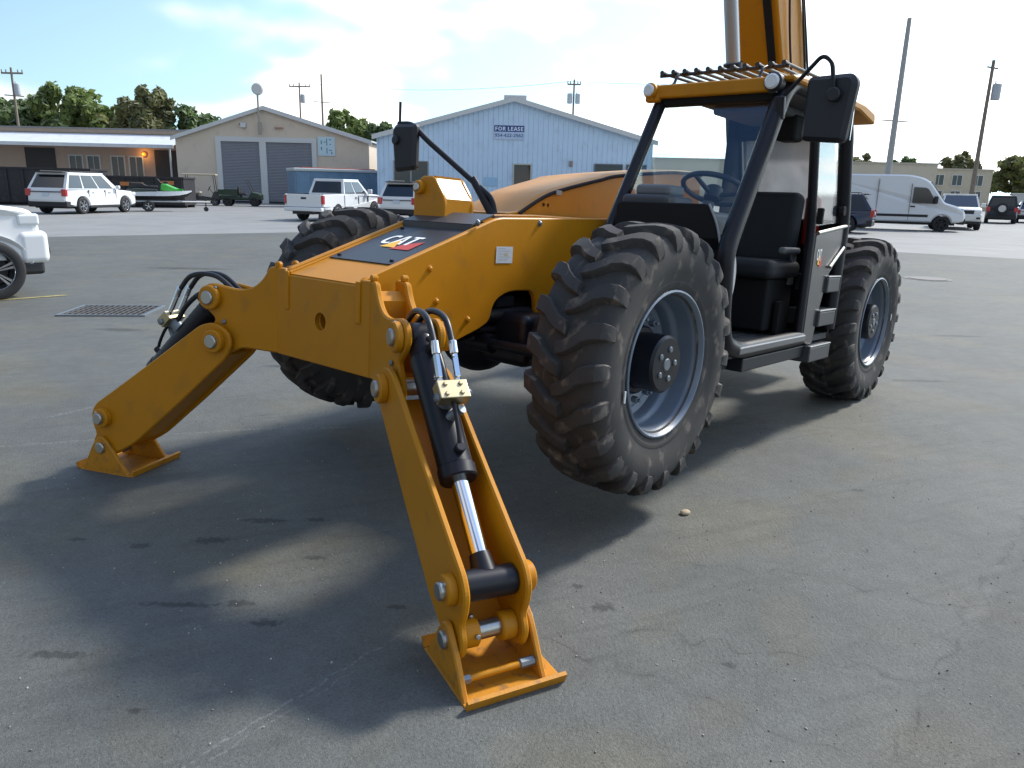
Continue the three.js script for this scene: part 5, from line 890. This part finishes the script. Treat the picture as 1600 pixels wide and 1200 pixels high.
// ---------------------------------------------------------------- trees
const bark = mat([0.14, 0.11, 0.085], 0.9);
const leafMats = [[0.16, 0.22, 0.04], [0.115, 0.175, 0.045], [0.20, 0.21, 0.05], [0.17, 0.175, 0.055]].map(c => mat(c, 0.95, { phys: 1, transmission: 0.45, thickness: 0 }));
function crownGeo(w, h, n, leaf) { // many small leaf faces gathered in clumps through an uneven crown
  const pos = [], nor = []; const clumps = [];
  for (let i = 0; i < 75; i++) { const a = rr(0, 6.283), u = rr(-1, 1), r = Math.cbrt(rnd()) * 0.85; const q = Math.sqrt(1 - u * u); clumps.push([Math.cos(a) * q * r * w, u * r * h, Math.sin(a) * q * r * w, rr(0.12, 0.26)]); }
  for (let i = 0; i < n; i++) {
    const c = clumps[(rnd() * clumps.length) | 0], a = rr(0, 6.283), u = rr(-1, 1), q = Math.sqrt(1 - u * u), r = Math.pow(rnd(), 0.45) * c[3];
    const p = V(c[0] + Math.cos(a) * q * r * w, c[1] + u * r * h * 0.9, c[2] + Math.sin(a) * q * r * w);
    const n0 = V(Math.cos(a) * q, u + 0.4, Math.sin(a) * q).normalize().add(V(rr(-0.7, 0.7), rr(-0.7, 0.7), rr(-0.7, 0.7))).normalize();
    const t = V(rr(-1, 1), rr(-1, 1), rr(-1, 1)).cross(n0).normalize(), b = n0.clone().cross(t), s = leaf * rr(0.6, 1.4);
    const A = p.clone().addScaledVector(t, s), B = p.clone().addScaledVector(b, s * 0.55), C = p.clone().addScaledVector(t, -s), D = p.clone().addScaledVector(b, -s * 0.55);
    for (const v of [A, B, C, A, C, D]) { pos.push(v.x, v.y, v.z); nor.push(n0.x, n0.y, n0.z); }
  }
  const g = new THREE.BufferGeometry(); g.setAttribute('position', new THREE.Float32BufferAttribute(pos, 3)); g.setAttribute('normal', new THREE.Float32BufferAttribute(nor, 3)); return g;
}
function tree(label, x, d, top, w, k, n0 = 3800, leaf = 0.32, group = 'trees behind the buildings') {
  const o = thing('broadleaf_tree', label, 'tree', x, -d, 0, group), hh = top * 0.42, cy = top - hh * 0.95;
  part('trunk', [rod([0, 0, 0], [0.1, cy, 0], 0.28, 0.14, 9), ...[0, 1, 2, 3, 4].map(i => { const a = i * 1.26 + x; return rod([0.05, cy * (0.55 + 0.08 * i), 0], [Math.cos(a) * w * 0.55, cy + hh * 0.2 * (i - 1.5) * 0.5, Math.sin(a) * w * 0.55], 0.10, 0.03, 6); })], bark, o);
  part('crown', crownGeo(w, hh, n0 * 2, leaf * 1.25).translate(0, cy, 0), leafMats[k], o);
}
tree('tall green tree rising behind the left end of the awning building', -51.5, 92, 12.6, 5.2, 0, 5200);
tree('dark green tree beside the pole behind the awning building', -58, 92, 10.6, 4.8, 1, 4200);
tree('rounded olive tree in the gap behind the awning building', -46.6, 94, 10.0, 4.2, 2, 4200);
tree('tall brownish-green tree behind the awning next to the beige warehouse', -41.9, 91, 12.2, 3.6, 3, 4200);
tree('lower green tree beside the beige warehouse roof', -37.8, 93, 10.0, 3.6, 1, 3600);
tree('dark bushy tree filling in behind the awning building', -47.5, 98, 9.0, 5.0, 1, 3600);
tree('broad dark tree at the far left behind the awning building', -64, 95, 9.5, 5.5, 1, 3600);
tree('small olive tree touching the left roof slope of the beige warehouse', -34.2, 92, 8.0, 2.6, 2, 2600);
tree('green tree showing over the beige warehouse roof by the bracketed pole', -28.0, 131, 13.4, 5.0, 0, 3000, 0.4);
tree('low green tree beside the one over the beige warehouse roof', -22.5, 130, 11.6, 3.2, 1, 2400, 0.4);
tree('bushy tree over the left part of the beige office roof', 57, 132, 8.4, 4.4, 3, 2600, 0.4);
tree('rounded tree over the beige office roof beside the concrete pole', 64, 131, 8.2, 2.8, 1, 2200, 0.4);
tree('tall round-headed tree beside the leaning pole', 72.3, 130, 9.2, 3.4, 3, 3000, 0.36);
tree('spreading green tree beyond the pale block wall', 79, 124, 8.4, 5.4, 2, 4200, 0.36);
tree('green tree over the dark open shed', 84, 116, 7.0, 4.6, 0, 3600, 0.34);

// ---------------------------------------------------------------- things set in the ground
{
  const o = thing('drain_grate', 'rusty steel storm drain grate set in the asphalt', 'drain grate', -4.88, -9.18, 0.12);
  const grateM = mat([0.07, 0.065, 0.06], 0.6);
  part('drain_pit', [bx(-0.52, 0.52, -0.78, -0.7, -0.42, 0.42), bx(-0.52, -0.462, -0.7, 0.002, -0.42, 0.42), bx(0.462, 0.52, -0.7, 0.002, -0.42, 0.42), bx(-0.462, 0.462, -0.7, 0.002, -0.42, -0.362), bx(-0.462, 0.462, -0.7, 0.002, 0.362, 0.42)], mat([0.16, 0.15, 0.14], 0.9), o);
  part('grate_frame', [bx(-0.50, 0.50, 0.004, 0.022, 0.36, 0.39), bx(-0.50, 0.50, 0.004, 0.022, -0.39, -0.36), bx(-0.50, -0.46, 0.004, 0.022, -0.36, 0.36), bx(0.46, 0.50, 0.004, 0.022, -0.36, 0.36)], steelGrey, o);
  for (let i = 0; i < 14; i++) part('grate_bar', bx(-0.43 + i * 0.0655, -0.405 + i * 0.0655, 0.011, 0.020, -0.36, 0.36), grateM, o);
  for (let i = 0; i < 4; i++) part('cross_bar', bx(-0.455, 0.455, 0.0105, 0.018, -0.22 + i * 0.145, -0.20 + i * 0.145), grateM, o);
  const m = thing('manhole_cover', 'round pale manhole cover in the roadway beyond the rear wheel', 'manhole cover', 8.22, -15.24);
  part('cover_ring', new THREE.RingGeometry(0.36, 0.44, 40).rotateX(-Math.PI / 2).translate(0, 0.010, 0), mat([0.19, 0.185, 0.175], 0.9), m); part('cover_plate', new THREE.CylinderGeometry(0.355, 0.355, 0.012, 40).translate(0, 0.012, 0), mat([0.14, 0.13, 0.12], 0.75), m);
}
renderer.render(scene, camera);
